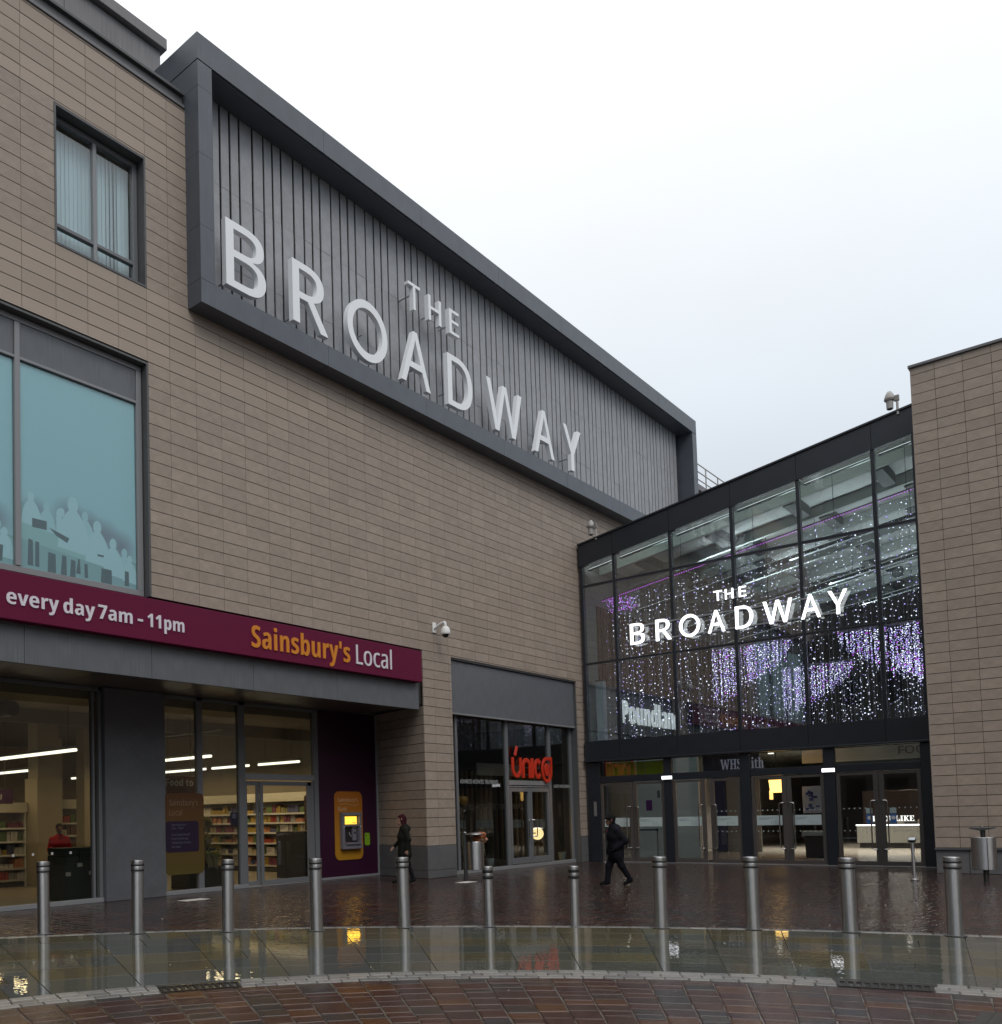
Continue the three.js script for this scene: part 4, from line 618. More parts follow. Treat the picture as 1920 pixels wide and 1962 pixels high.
// ---------- glazed entrance ----------
const ZG = -28.2, GX0 = -14.1, GX1 = -4.5, roofY = (x) => 10.5 + (x + 14.06) * 0.1707;
M.glassGreen.bumpMap = rep(wetBump, 0.12); M.glassGreen.bumpScale = 0.0012;
const MX = [-14.02, -12.9, -11.06, -9.22, -7.4, -5.53, -4.58];
{
  const e = thing('glass_entrance', 'dark framed glass entrance hall with sloping roofline and four double doors', 'building', [-9.3, 0, ZG]);
  const slope = (x0, x1, lo, hi, z0, z1) => { const g = box(x0, x1, 0, 1, z0, z1), p = g.attributes.position; for (let i = 0; i < p.count; i++) p.setY(i, roofY(p.getX(i)) + (p.getY(i) > 0.5 ? hi : lo)); g.computeVertexNormals(); return metreUV(g); };
  const fx = [GX0, -12.9, -11.06, -9.22, -7.4, -5.53, GX1];
  for (let i = 0; i < 6; i++) part(e, 'top_panel', slope(fx[i] + 0.005, fx[i + 1] - 0.005, -0.78, -0.05, ZG - 0.1, ZG + 0.08), M.black);
  part(e, 'coping', slope(GX0, GX1, -0.05, 0.0, ZG - 0.5, ZG + 0.13), M.black); part(e, 'panel_backing', slope(GX0, GX1, -0.76, -0.06, ZG - 0.14, ZG - 0.1), M.black);
  for (let i = 0; i < 6; i++) part(e, 'lower_panel', box(fx[i] + 0.004, fx[i + 1] - 0.004, 3.3, 3.9, ZG - 0.06, ZG + 0.1), M.black);
  part(e, 'drip_edge', rbox(GX0, GX1, 3.24, 3.296, ZG - 0.06, ZG + 0.2, 0.01), M.black); part(e, 'lower_backing', box(GX0, GX1, 3.22, 3.94, ZG - 0.14, ZG - 0.062), M.black);
  for (const x of MX) { const t = roofY(x) - 0.79; part(e, 'mullion', rbox(x - 0.045, x + 0.045, 3.91, t, ZG - 0.12, ZG + 0.05, 0.006), M.black); }
  const cells = [3.91, 6.48, 9.07];
  for (const y of [6.48, 9.07]) for (let i = 0; i < 6; i++) part(e, 'transom', rbox(MX[i] + 0.046, MX[i + 1] - 0.046, y - 0.032, y + 0.032, ZG - 0.1, ZG + 0.045, 0.006), M.black);
  for (let i = 0; i < 6; i++) { const a = MX[i] + 0.046, b = MX[i + 1] - 0.046; for (let k = 0; k < 3; k++) { const g = box(a, b, 0, 1, ZG - 0.01, ZG + 0.01), p = g.attributes.position; for (let q = 0; q < p.count; q++) p.setY(q, p.getY(q) < 0.5 ? cells[k] + (k ? 0.032 : 0) : (k < 2 ? cells[k + 1] - 0.032 : roofY(p.getX(q)) - 0.79)); g.computeVertexNormals(); part(e, 'pane', g, M.glassGreen); } }
  // door storey
  const posts = [[-13.97, -13.65], [-11.53, -11.29], [-9.28, -9.0], [-7.07, -6.79], [-4.8, -4.55]];
  for (const [a, b] of posts) part(e, 'post', rbox(a, b, 0, 3.22, ZG - 0.1, ZG + 0.07, 0.008), M.black);
  for (let i = 0; i < 4; i++) { const a = posts[i][1] + 0.003, b = posts[i + 1][0] - 0.003; part(e, 'door_head', rbox(a, b, 2.55, 2.76, ZG - 0.08, ZG + 0.05, 0.008), M.black); part(e, 'overlight', box(a, b, 2.76, 3.22, ZG - 0.006, ZG + 0.006), M.glassGreen); }
  part(e, 'side_panel', box(GX0, -13.98, 0, 3.22, ZG - 0.06, ZG + 0.03), M.black);
  part(e, 'threshold', rbox(-13.6, -4.56, 0, 0.018, ZG - 0.2, ZG + 0.12, 0.005), M.aluLight);
  part(e, 'notice_plate', rbox(-13.86, -13.76, 1.48, 1.95, ZG + 0.071, ZG + 0.076, 0.002), std([0.16, 0.15, 0.14], 0.6));
  const stile = std([0.1, 0.09, 0.085], 0.35, 0.3), mids = [-12.55, -10.235, -8.05, -5.775], film = std([0.42, 0.5, 0.5], 0.7);
  for (let i = 0; i < 4; i++) for (const s of [-1, 1]) {
    const open = i === 1 ? 0.07 : 0.005, a = s < 0 ? posts[i][1] + 0.01 : mids[i] + open, b = s < 0 ? mids[i] - open : posts[i + 1][0] - 0.01, z0 = ZG - 0.03, z1 = ZG + 0.03, w0 = s < 0 ? 0.09 : 0.12, w1 = s < 0 ? 0.12 : 0.09;
    const d = part(e, 'door', join([rbox(a, a + w0, 0.03, 2.53, z0, z1, 0.006), rbox(b - w1, b, 0.03, 2.53, z0, z1, 0.006), rbox(a + w0, b - w1, 0.03, 0.14, z0, z1, 0.006), rbox(a + w0, b - w1, 2.46, 2.53, z0, z1, 0.006)]), stile);
    part(d, 'pane', box(a + w0, b - w1, 0.14, 2.46, ZG - 0.006, ZG + 0.006), M.glass);
    const hx = s < 0 ? b - 0.06 : a + 0.06, dx = s * 0.13; part(d, 'handle', bentTube([[hx, 0.46, z1], [hx, 0.46, z1 + 0.07], [hx + dx, 0.46, z1 + 0.07], [hx + dx, 1.76, z1 + 0.07], [hx, 1.76, z1 + 0.07], [hx, 1.76, z1]], 0.017, 0.035), M.chrome);
    if (i < 3) {
      part(d, 'privacy_band', box(a + w0 + 0.02, b - w1 - 0.02, 1.13, 1.41, ZG + 0.0075, ZG + 0.0095), film);
      const lines = []; const R = rng(300 + i * 2 + s); for (let k = 0; k < 3; k++) lines.push(box(a + w0 + 0.08, a + w0 + 0.2 + R() * 0.3, 1.34 - k * 0.025, 1.348 - k * 0.025, ZG + 0.0105, ZG + 0.011)); for (let k = 0; k < 4; k++) lines.push(box(b - w1 - 0.32 + k * 0.06, b - w1 - 0.31 + k * 0.06, 1.16, 1.2 + R() * 0.1, ZG + 0.0105, ZG + 0.011)); part(d, 'band_print', join(lines), std([0.16, 0.22, 0.24], 0.7));
    } else part(d, 'door_notice', box(s < 0 ? b - w1 - 0.2 : a + w0 + 0.1, s < 0 ? b - w1 - 0.05 : a + w0 + 0.25, 1.15, 1.4, ZG + 0.0075, ZG + 0.0095), std([0.03, 0.14, 0.4], 0.6)), part(d, 'notice_print', box(s < 0 ? b - w1 - 0.2 : a + w0 + 0.1, s < 0 ? b - w1 - 0.05 : a + w0 + 0.25, 1.42, 1.56, ZG + 0.0075, ZG + 0.0095), std([0.35, 0.45, 0.46], 0.6)), part(d, 'notice_symbol', new THREE.CircleGeometry(0.05, 20), M.white, [s < 0 ? b - w1 - 0.125 : a + w0 + 0.175, 1.3, ZG + 0.0115]);
    if (i > 0) { const dots = []; for (const y of [1.56, 0.96]) for (let x = a + w0 + 0.06; x < b - w1 - 0.03; x += 0.13) dots.push(new THREE.CircleGeometry(0.018, 8).translate(x, y, ZG + 0.008)); part(d, 'safety_dots', join(dots), film); }
  }
  // closed shell behind
  part(e, 'roof', slope(GX0, 4, -0.3, -0.06, -52, ZG - 0.14), M.gutter);
}
{ // slim light strips under the top rail, shining up into the hall
  [[-13.9, -12.98], [-12.8, -11.16], [-10.96, -9.32], [-9.12, -7.5], [-7.3, -5.63], [-5.43, -4.66]].forEach(([a, b], i) => {
    const t = thing('top_light_strip', ['leftmost', 'second', 'third', 'fourth', 'fifth', 'rightmost'][i] + ' slim light strip under the top rail inside the entrance glass', 'light', [(a + b) / 2, roofY((a + b) / 2) - 0.86, ZG - 0.25], 'light strips under the top rail');
    const tilt = (g) => { const p = g.attributes.position; for (let q = 0; q < p.count; q++) p.setY(q, p.getY(q) + roofY(p.getX(q))); g.computeVertexNormals(); return g; };
    part(t, 'tray', tilt(box(a, b, -0.9, -0.87, ZG - 0.32, ZG - 0.2)), M.gutter); part(t, 'diffuser', tilt(box(a + 0.02, b - 0.02, -0.868, -0.85, ZG - 0.3, ZG - 0.22)), glow([0.85, 0.93, 0.95], 1.6));
    const l = new THREE.RectAreaLight(0xe8f4f2, 22, b - a, 0.08); l.position.set((a + b) / 2, roofY((a + b) / 2) - 0.83, ZG - 0.26); l.lookAt((a + b) / 2, roofY((a + b) / 2) + 2, ZG - 4); scene.add(l);
  });
}
{ // made-up dark troughs, added across the hall to brighten the ceiling from below
  [[-32.2, 'front'], [-36.8, 'middle'], [-41.6, 'rear']].forEach(([z, w]) => {
    const t = thing('added_uplight', w + ' long dark lighting trough added to brighten the hall ceiling', 'light', [-9.3, 9.6, z], 'added ceiling troughs in the hall'), up = (g) => { const p = g.attributes.position; for (let q = 0; q < p.count; q++) p.setY(q, p.getY(q) + roofY(p.getX(q))); g.computeVertexNormals(); return g; };
    part(t, 'housing', up(box(-13.9, -4.6, -1.78, -1.66, z - 0.09, z + 0.09)), M.gutter); part(t, 'diffuser', up(box(-13.85, -4.65, -1.658, -1.65, z - 0.07, z + 0.07)), glow([0.9, 0.96, 0.95], 1.5));
    for (const x of [-13, -10.5, -8, -5.4]) part(t, 'hanger', rod([x, roofY(x) - 1.66, z], [x, roofY(x) - 0.42, z], 0.008, 5), M.gutter);
    const l = new THREE.RectAreaLight(0xe2ecf2, 46, 9.2, 0.14); l.position.set(-9.3, roofY(-9.3) - 1.6, z); l.rotation.set(Math.PI / 2, -Math.atan(0.1707), 0, 'XYZ'); scene.add(l);
  });
}
// mall hall behind the glass
const hallWhite = std([0.46, 0.47, 0.46], 0.7), hallFloor = std([0.26, 0.25, 0.23], 0.25), timber = [[0.13, 0.06, 0.04], [0.1, 0.05, 0.035], [0.15, 0.075, 0.05]].map((c) => std(c, 0.6));
structure('hall_floor', box(GX0 - 8, 4, -0.02, 0.004, -52, ZG - 0.21), hallFloor);
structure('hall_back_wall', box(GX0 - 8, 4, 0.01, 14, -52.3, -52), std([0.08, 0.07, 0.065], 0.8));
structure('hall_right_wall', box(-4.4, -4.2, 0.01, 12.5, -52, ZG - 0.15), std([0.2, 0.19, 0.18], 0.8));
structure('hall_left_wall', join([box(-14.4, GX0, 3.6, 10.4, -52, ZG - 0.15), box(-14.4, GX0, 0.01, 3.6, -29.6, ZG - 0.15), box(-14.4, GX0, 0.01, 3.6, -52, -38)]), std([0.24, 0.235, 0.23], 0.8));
{
  const c = structure('hall_ceiling', (() => { const g = box(GX0, -4.4, 0, 0.1, -52, ZG - 0.16), p = g.attributes.position; for (let i = 0; i < p.count; i++) p.setY(i, p.getY(i) + roofY(p.getX(i)) - 0.42); g.computeVertexNormals(); return g; })(), hallWhite);
  // purlins across the hall and short dark fins between them
  const beam = (x0, x1, y0, y1, z0, z1) => { const g = box(x0, x1, y0, y1, z0, z1), p = g.attributes.position; for (let i = 0; i < p.count; i++) p.setY(i, p.getY(i) + roofY(p.getX(i))); g.computeVertexNormals(); return metreUV(g); };
  for (let k = 0; k < 8; k++) { const z = -29.6 - k * 2.3; part(c, 'purlin', beam(GX0 + 0.02, -4.42, -0.78, -0.43, z - 0.16, z), std([0.34, 0.36, 0.34], 0.6)); for (let i = 0; i < 4; i++) part(c, 'fin', beam(-13 + i * 2.35 + (k % 2) * 0.4, -12.7 + i * 2.35 + (k % 2) * 0.4, -0.74, -0.43, z - 2.1, z - 0.4), std([0.1, 0.1, 0.1], 0.6)); }
}
structure('store_wall', join([box(-22, -21.8, 0.01, 3.7, -38.2, -29.4), box(-21.8, -14.41, 0.01, 3.7, -38.2, -38), box(-21.8, -14.41, 0.01, 3.7, -29.6, -29.4), box(-22, -14.41, 3.61, 3.8, -38.2, -29.4)]), std([0.16, 0.15, 0.14], 0.8));
shelving('store_shelves', 'stocked shelves of the discount store seen through the leftmost door', 'x', -37.4, -30.2, -18.6, [0.2, 0.6, 1.0, 1.4, 1.8], 2.2, 19, true);
{ const t = thing('store_light', 'white strip light over the discount store shelves', 'light', [-16.8, 3.5, -34]); part(t, 'housing', rbox(-16.86, -16.74, 3.52, 3.6, -37, -31, 0.01), M.white); part(t, 'tube', rbox(-16.84, -16.76, 3.46, 3.519, -36.95, -31.05, 0.02), glow([1, 0.97, 0.9], 3)); const q = new THREE.RectAreaLight(0xfff4e0, 14, 0.1, 5.9); q.position.set(-16.8, 3.45, -34); q.rotation.set(-Math.PI / 2, 0, 0); scene.add(q); }
{ // timber battens over the shop band on the left wall
  const t = thing('timber_panelling', 'red brown timber battens above the discount store inside the hall', 'wall panel', [GX0, 6, -34]);
  for (let i = 0; i < 62; i++) part(t, 'batten', box(GX0 + 0.002, GX0 + 0.05, 5.95, 8.6, -29.3 - i * 0.24 - 0.19, -29.3 - i * 0.24), timber[(i * 7) % 3]);
  const s = thing('store_sign', 'white letters oundlan of a store sign on a dark band seen through the glass', 'sign', [GX0, 4.9, -33.5]);
  part(s, 'band', box(GX0 + 0.002, GX0 + 0.06, 4.0, 5.93, -38, -30.6), std([0.045, 0.06, 0.062], 0.4)); const lw = std([0.62, 0.64, 0.66], 0.5, 0, { emissive: lin(0.9, 0.95, 1), emissiveIntensity: 0.55 });
  letters(s, 'Poundland', FB, 0.8, 0.05, 5.3, lw, (g) => ontoX(g, GX0 + 0.065, 4.72, -30.75));
  const w = thing('white_pillar_panel', 'pale upright panel at the left end of the hall behind the glass', 'panel', [-13.8, 4, -28.9]); part(w, 'panel', rbox(-13.95, -13.7, 3.98, 5.95, -29.0, -28.75, 0.01), std([0.5, 0.52, 0.58], 0.6)); part(w, 'edge', rbox(-13.95, -13.69, 5.951, 6.0, -29.01, -28.74, 0.005), M.gutter); part(w, 'lower_leg', rbox(-13.95, -13.7, 0.01, 3.97, -29.0, -28.75, 0.01), M.gutter);
}
// strings of small lights
{
  const R = rng(404), bulb = new THREE.OctahedronGeometry(1, 0), mats = [glow([0.84, 0.82, 1], 3.2), glow([0.7, 0.66, 1], 1.6), glow([0.5, 0.36, 1], 2.2), glow([0.75, 0.1, 1], 2.4)];
  function curtain(label, pts, wires, pos) {
    const t = thing('light_curtain', label, 'string lights', pos, 'hanging curtains of small lights');
    [0, 1, 2, 3].forEach((k) => { const l = pts.filter((p) => p[4] === k); if (!l.length) return; const im = new THREE.InstancedMesh(bulb, mats[k], l.length), m = new THREE.Matrix4(); l.forEach((p, i) => im.setMatrixAt(i, m.makeScale(p[3], p[3], p[3]).setPosition(p[0] - pos[0], p[1] - pos[1], p[2] - pos[2]))); im.name = 'bulbs'; im.userData.kind = 'stuff'; t.add(im); });
    const g = wires.map(([x, y0, y1, z]) => box(x - 0.003, x + 0.003, y0, y1, z - 0.003, z + 0.003)); if (g.length) part(t, 'wires', join(g), std([0.42, 0.4, 0.5], 0.5)).userData.kind = 'stuff';
    return t;
  }
  const rail = (x) => 8.76 + (x + 13.9) * 0.1643;
  { // wide sparse curtain under the sloping violet rail
    const pts = [], wires = [];
    for (let x = -13.85; x < -4.8; x += 0.065 + R() * 0.07) { const z = -29.4 - R() * 0.5, top = rail(x) - 0.05, bot = 3.6 + R() * 0.3, dens = 0.35 + 0.6 * R(); wires.push([x, bot, top, z]); for (let y = top - R() * 0.2; y > bot; y -= 0.11 + R() * 0.09) if (R() < dens) { const r = R(); pts.push([x + (R() - 0.5) * 0.13, y, z + 0.01, 0.01 + R() * R() * 0.017, r < 0.45 ? 0 : r < 0.8 ? 1 : 2]); } }
    for (let x = -13.9; x < -4.75; x += 0.075) pts.push([x, rail(x), -29.4, 0.016, 3]);
    for (let i = 0; i < 160; i++) pts.push([-13.85 + R() * 0.9, 8.4 + R() * 0.45, -29.5 - R() * 0.5, 0.014, R() < 0.5 ? 3 : 2]);
    const t = curtain('wide sparse curtain of white lights hanging from a violet rail just behind the glass', pts, wires, [-9.3, 3.6, -29.4]);
    const g = box(-13.92, -4.75, 0.02, 0.05, -29.42, -29.38), p = g.attributes.position; for (let i = 0; i < p.count; i++) p.setY(i, p.getY(i) + rail(p.getX(i))); part(t, 'rail', g, M.gutter);
    for (const x of [-13.5, -11.2, -9, -6.8, -5]) part(t, 'hanger', rod([x, rail(x) + 0.04, -29.4], [x, roofY(x) - 0.4, -29.4], 0.008, 5), M.gutter);
  }
  for (const [z, xa, xb, l] of [[-34, -12.05, -5.4, 'nearer dense arched curtain of violet white lights deep inside the glass hall'], [-41, -11.75, -5.0, 'further dense arched curtain of violet white lights, lowest behind the glass']]) {
    const pts = [], wires = [], mid = (xa + xb) / 2, half = (xb - xa) / 2;
    for (let x = xa; x < xb; x += 0.045) { const q = Math.max(0, (Math.abs(x - mid) - 0.7) / (half - 0.7)), L = 1.95 * Math.sqrt(q) * (0.85 + 0.25 * R()), zz = z - R() * 0.5; if (L < 0.12) continue; for (let y = 7.4 - R() * 0.08; y > 7.4 - L; y -= 0.045 + R() * 0.05) { const r = R(); pts.push([x + (R() - 0.5) * 0.06, y, zz, 0.012 + R() * 0.012, r < 0.3 ? 0 : r < 0.55 ? 1 : r < 0.93 ? 2 : 3]); } if (R() < 0.35) wires.push([x, 3.9 + R(), 7.4, zz]); }
    for (const w of wires.filter((_, i) => i % 2 === 0)) for (let y = w[1]; y < 7; y += 0.22 + R() * 0.3) pts.push([w[0], y, w[3] + 0.02, 0.014, R() < 0.6 ? 0 : 1]);
    const t = curtain(l, pts, wires, [mid, 4, z]); part(t, 'frame', box(xa, xb, 7.42, 7.46, z - 0.5, z), M.gutter); for (const x of [xa + 0.4, xb - 0.4]) part(t, 'hanger', rod([x, 7.46, z - 0.2], [x, roofY(x) - 0.4, z - 0.2], 0.01, 5), M.gutter);
  }
}
{ // lit letters on rails in front of the glass
  const s = thing('entrance_sign', 'glowing white capitals THE BROADWAY on rails in front of the entrance glass', 'sign', [-9.3, 6.87, ZG + 0.15]);
  const lit = glow([0.95, 0.97, 1], 2.1), D = 0.05, Z = ZG + 0.16, put = (g, x, y) => g.translate(x, y, Z);
  for (const [ch, x, w] of [['B', -12.36, 0.46], ['R', -11.54, 0.48], ['O', -10.81, 0.62], ['A', -9.96, 0.49], ['D', -9.17, 0.49], ['W', -8.4, 0.77], ['A', -7.41, 0.49], ['Y', -6.72, 0.47]]) part(s, 'letter', put(ch === 'O' ? ringLetter(w, 0.69, 0.085, D) : capital(ch, FR, w, 0.66, D), x, ch === 'O' ? 6.85 : 6.87), lit);
  for (const [ch, x, w] of [['T', -9.76, 0.24], ['H', -9.43, 0.23], ['E', -9.04, 0.2]]) part(s, 'letter', put(capital(ch, FR, w, 0.3, D), x, 7.8), lit);
  for (const y of [7.45, 6.93]) part(s, 'rail', rbox(-12.2, -6.4, y - 0.02, y + 0.02, ZG + 0.1, ZG + 0.14, 0.004), M.aluLight);
  for (const y of [8.06, 7.83]) part(s, 'rail', rbox(-9.7, -8.86, y - 0.013, y + 0.013, ZG + 0.1, ZG + 0.14, 0.003), M.aluLight);
  for (const x of [-11.06, -9.22, -7.4]) part(s, 'bracket', box(x - 0.02, x + 0.02, 6.9, x === -9.22 ? 8.07 : 7.47, ZG + 0.051, ZG + 0.1), M.black);
  const q = new THREE.RectAreaLight(0xf4f7ff, 1.2, 6.1, 0.5); q.position.set(-9.3, 7.2, Z + 0.08); q.lookAt(-9.3, 7.2, 5); scene.add(q);
  for (const [x, l] of [[-11.41, 'small lit white sign over the post between the first two doors'], [-6.94, 'small lit white sign over the post left of the last doors']]) { const t = thing('lit_box_sign', l, 'sign', [x, 2.56, ZG + 0.1], 'small lit signs over the doors'); part(t, 'box', rbox(x - 0.17, x + 0.17, 2.56, 2.69, ZG + 0.06, ZG + 0.12, 0.006), M.gutter); part(t, 'lit_face', rbox(x - 0.16, x + 0.16, 2.575, 2.675, ZG + 0.12, ZG + 0.125, 0.002), glow([0.92, 0.94, 1], 2.2)); }
}
{ // things inside the hall seen through the doors
  const b = (x0, x1, y0, y1, z0, z1, r = 0.01) => rbox(x0, x1, y0, y1, z0, z1, r);
  const yl = thing('yellow_banner', 'bright yellow banner over the leftmost door, inside the glass', 'banner', [-12.9, 2.75, -28.6]); for (let i = 0; i < 3; i++) part(yl, 'panel', b(-13.62 + i * 0.66, -12.97 + i * 0.66, 2.77, 3.2, -28.62, -28.6, 0.004), std(i === 1 ? [0.45, 0.46, 0.012] : [0.5, 0.55, 0.012], 0.6));
  const wp = thing('white_partition', 'pale partition wall with a purple poster behind the left doors', 'partition', [-12.3, 0, -31]); part(wp, 'wall', b(-13.75, -11.55, 0.01, 3.5, -31.1, -31, 0.005), std([0.42, 0.46, 0.45], 0.7)); part(wp, 'poster', b(-13.35, -13.14, 1.62, 1.98, -31, -30.99, 0.003), std([0.12, 0.03, 0.16], 0.6)); part(wp, 'notices', join([b(-12.95, -12.85, 2.05, 2.3, -31, -30.99, 0.002), b(-12.8, -12.68, 1.9, 2.3, -31, -30.99, 0.002)]), std([0.12, 0.12, 0.12], 0.6));
  const nw = thing('newsagent_front', 'navy newsagent front with serif letters WHS in the hall', 'shopfront', [-12, 0, -36]); part(nw, 'band', b(-13.2, -11.2, 2.9, 3.75, -36.1, -36, 0.005), std([0.012, 0.018, 0.07], 0.5)); part(nw, 'lettering', word('WHSmith', FS, 0.38, 0.02, 1.55).translate(-12.56, 3.1, -36), std([0.3, 0.33, 0.45], 0.5, 0, { emissive: lin(0.5, 0.55, 0.8), emissiveIntensity: 0.15 })); part(nw, 'column', b(-12.9, -12.4, 0.01, 2.9, -36.05, -35.8), std([0.012, 0.018, 0.07], 0.5)); part(nw, 'shutter', b(-12.38, -11.2, 0.01, 2.9, -36.08, -36.0), std([0.16, 0.17, 0.17], 0.6));
  const ln = thing('lantern', 'large glowing amber lantern hanging inside the third doors', 'lamp', [-9.75, 2.3, -33]); part(ln, 'shade', new THREE.CylinderGeometry(0.24, 0.2, 0.42, 20), glow([1, 0.6, 0.16], 3), [-9.72, 2.34, -33]); part(ln, 'tail', b(-9.95, -9.86, 1.9, 2.2, -33.05, -32.95), glow([1, 0.6, 0.16], 2.2)); part(ln, 'cord', rod([-9.72, 2.55, -33], [-9.72, roofY(-9.72) - 0.42, -33], 0.012, 6), M.blackMatt);
  const pl = new THREE.PointLight(0xffb86b, 5); pl.position.set(-9.72, 2.34, -33); pl.castShadow = true; pl.shadow.radius = 10; scene.add(pl);
  const mp = thing('map_board', 'pale centre map on a board behind the third doors', 'sign', [-8.6, 0, -33]); part(mp, 'board', b(-8.95, -8.3, 1.42, 2.3, -33.05, -33.0), std([0.32, 0.34, 0.38], 0.5)); const R = rng(17), pt = []; for (let i = 0; i < 12; i++) { const x = -8.9 + R() * 0.5, y = 1.48 + R() * 0.7; pt.push(b(x, x + 0.06 + R() * 0.09, y, y + 0.04 + R() * 0.09, -33, -32.995, 0.002)); } part(mp, 'map_print', join(pt), std([0.05, 0.07, 0.22], 0.5)); part(mp, 'post', b(-8.66, -8.6, 0.01, 1.42, -33.05, -33), M.gutter);
  const br = thing('display_table', 'dark draped table with a pale edge behind the third doors', 'table', [-8.6, 0, -32.4]); part(br, 'skirt', b(-8.75, -8.15, 0.01, 0.7, -32.7, -32.3, 0.03), M.blackMatt); part(br, 'top', b(-8.82, -8.1, 0.7, 0.85, -32.75, -32.25, 0.02), std([0.36, 0.38, 0.37], 0.5));
  const k = thing('food_kiosk', 'food kiosk counter with a lit edge and white letters seen through the right doors', 'kiosk', [-8, 0, -40]); part(k, 'counter', b(-9.0, -5.9, 0.2, 0.84, -40.6, -40, 0.02), std([0.2, 0.21, 0.2], 0.4)); part(k, 'toe', b(-8.95, -5.95, 0.01, 0.2, -40.5, -40.1), M.blackMatt); part(k, 'lit_edge', b(-9.02, -5.9, 0.85, 0.9, -40.02, -39.98, 0.004), glow([1, 1, 0.95], 2.6)); part(k, 'back_wall', b(-9.2, -5.6, 0.01, 2.2, -42.1, -42), std([0.05, 0.03, 0.025], 0.6)); part(k, 'lettering', word('SPUDULIKE', FS, 0.2, 0.02, 1.5).translate(-8.6, 1.02, -39.98), glow([1, 1, 0.95], 1.6)); part(k, 'letter_rail', b(-8.65, -7.05, 0.97, 1.01, -40.0, -39.96, 0.004), M.gutter);
  const kl = new THREE.RectAreaLight(0xfff6e6, 5, 3, 0.05); kl.position.set(-7.5, 0.875, -39.96); kl.lookAt(-7.5, 0.5, -30); scene.add(kl);
  for (const [x, z, w] of [[-8.2, -40.4, 0.3], [-7.6, -40.3, 0.24], [-6.9, -40.35, 0.34]]) { const t = thing('glass_jar', ['squat jar at the left of the kiosk counter', 'small jar in the middle of the kiosk counter', 'wide jar at the right of the kiosk counter'][[-8.2, -7.6, -6.9].indexOf(x)], 'jar', [x, 0.84, z]); part(t, 'body', lathe([[0, 0], [w / 2, 0], [w / 2, 0.2], [w / 3, 0.26], [0, 0.26]], 16), std([0.2, 0.18, 0.15], 0.3), [x, 0.842, z]); part(t, 'lid', new THREE.CylinderGeometry(w / 3, w / 3, 0.05, 16), M.gutter, [x, 1.127, z]); }
  const fd = thing('food_sign', 'brown letters FOOD on a pale bulkhead behind the rightmost overlight', 'sign', [-6.3, 3.2, -34]); part(fd, 'bulkhead', b(-9.2, -4.6, 3.1, 3.75, -34.2, -34.05), std([0.36, 0.34, 0.28], 0.7)); part(fd, 'lettering', word('FOOD', FR, 0.24, 0.02, 1.0).translate(-6.38, 3.25, -34.05), std([0.12, 0.07, 0.035], 0.5)); part(fd, 'hanger', join([rod([-9, 3.75, -34.1], [-9, roofY(-9) - 0.42, -34.1], 0.02, 6), rod([-4.8, 3.75, -34.1], [-4.8, roofY(-4.8) - 0.42, -34.1], 0.02, 6)]), M.gutter);
  const cp = thing('hall_soffit', 'dark lowered ceiling with added downlights behind the doors', 'ceiling', [-9, 3.8, -40]); part(cp, 'slab', b(GX0 + 0.05, -4.45, 3.76, 3.9, -51.9, -34.3), std([0.22, 0.2, 0.17], 0.7));
  for (const [x, z] of [[-6.5, -36], [-8.5, -36.5], [-6.2, -39], [-9.5, -39], [-11.5, -38.5], [-8, -43]]) { part(cp, 'added_downlight', new THREE.CylinderGeometry(0.1, 0.1, 0.03, 16), glow([1, 0.93, 0.8], 3), [x, 3.745, z]); const l = new THREE.SpotLight(0xfff0da, 60, 0, 1.0, 0.6); l.position.set(x, 3.7, z); l.target.position.set(x, 0, z); l.shadow.radius = 5; l.castShadow = true; scene.add(l, l.target); }  // made-up downlights, added to brighten the hall behind the doors
  const mt = thing('door_mat', 'dark entrance matting just inside the doors', 'mat', [-8, 0, -29.3]); part(mt, 'mat', b(-13.4, -4.7, 0.004, 0.016, -29.9, -28.9, 0.003), std([0.03, 0.028, 0.026], 0.9)); part(mt, 'edge', b(-13.45, -4.65, 0.0045, 0.012, -29.95, -28.85, 0.002), M.alu);
}
// ---------- right block ----------
{
  const r = thing('tiled_block', 'plain block clad in brown clay tiles at the right edge', 'building', [-2, 0, -26]), ZR = -26;
  part(r, 'wall', join([box(-4.19, 24, 0.3, 12.2, -40, ZR - 0.035), box(-4.19, 24, 0.0, 0.3, -40, ZR - 0.06)]), M.joint);
  const cols = [-4.22, -3.73]; while (cols[cols.length - 1] < 3) cols.push(cols[cols.length - 1] + 0.55);
  tileWall(r, cols, 0.599, 12.2, [], (g) => g.translate(0, 0, ZR), 290, undefined, 55);
  part(r, 'side_cladding', box(-4.225, -4.192, 0.599, 12.2, -39.9, ZR - 0.004), tileMats[1]); part(r, 'far_cladding', box(3.2, 24, 0.599, 12.2, ZR - 0.034, ZR - 0.003), tileMats[0]);
  part(r, 'coping', rbox(-4.26, 24, 12.2, 12.27, ZR - 0.6, ZR + 0.05, 0.01), M.coping);
  part(r, 'plinth_ledge', rbox(-4.24, 24, 0.545, 0.592, ZR - 0.05, ZR + 0.03, 0.006), M.gutter);
  for (let i = 0; i < 9; i++) part(r, 'plinth_panel', rbox(-4.22 + i * 1.0 + (i ? -0.35 : 0), -3.23 + i * 1.0 - 0.35, 0.004, 0.54, ZR - 0.055, ZR - 0.02, 0.005), M.plinth);
}
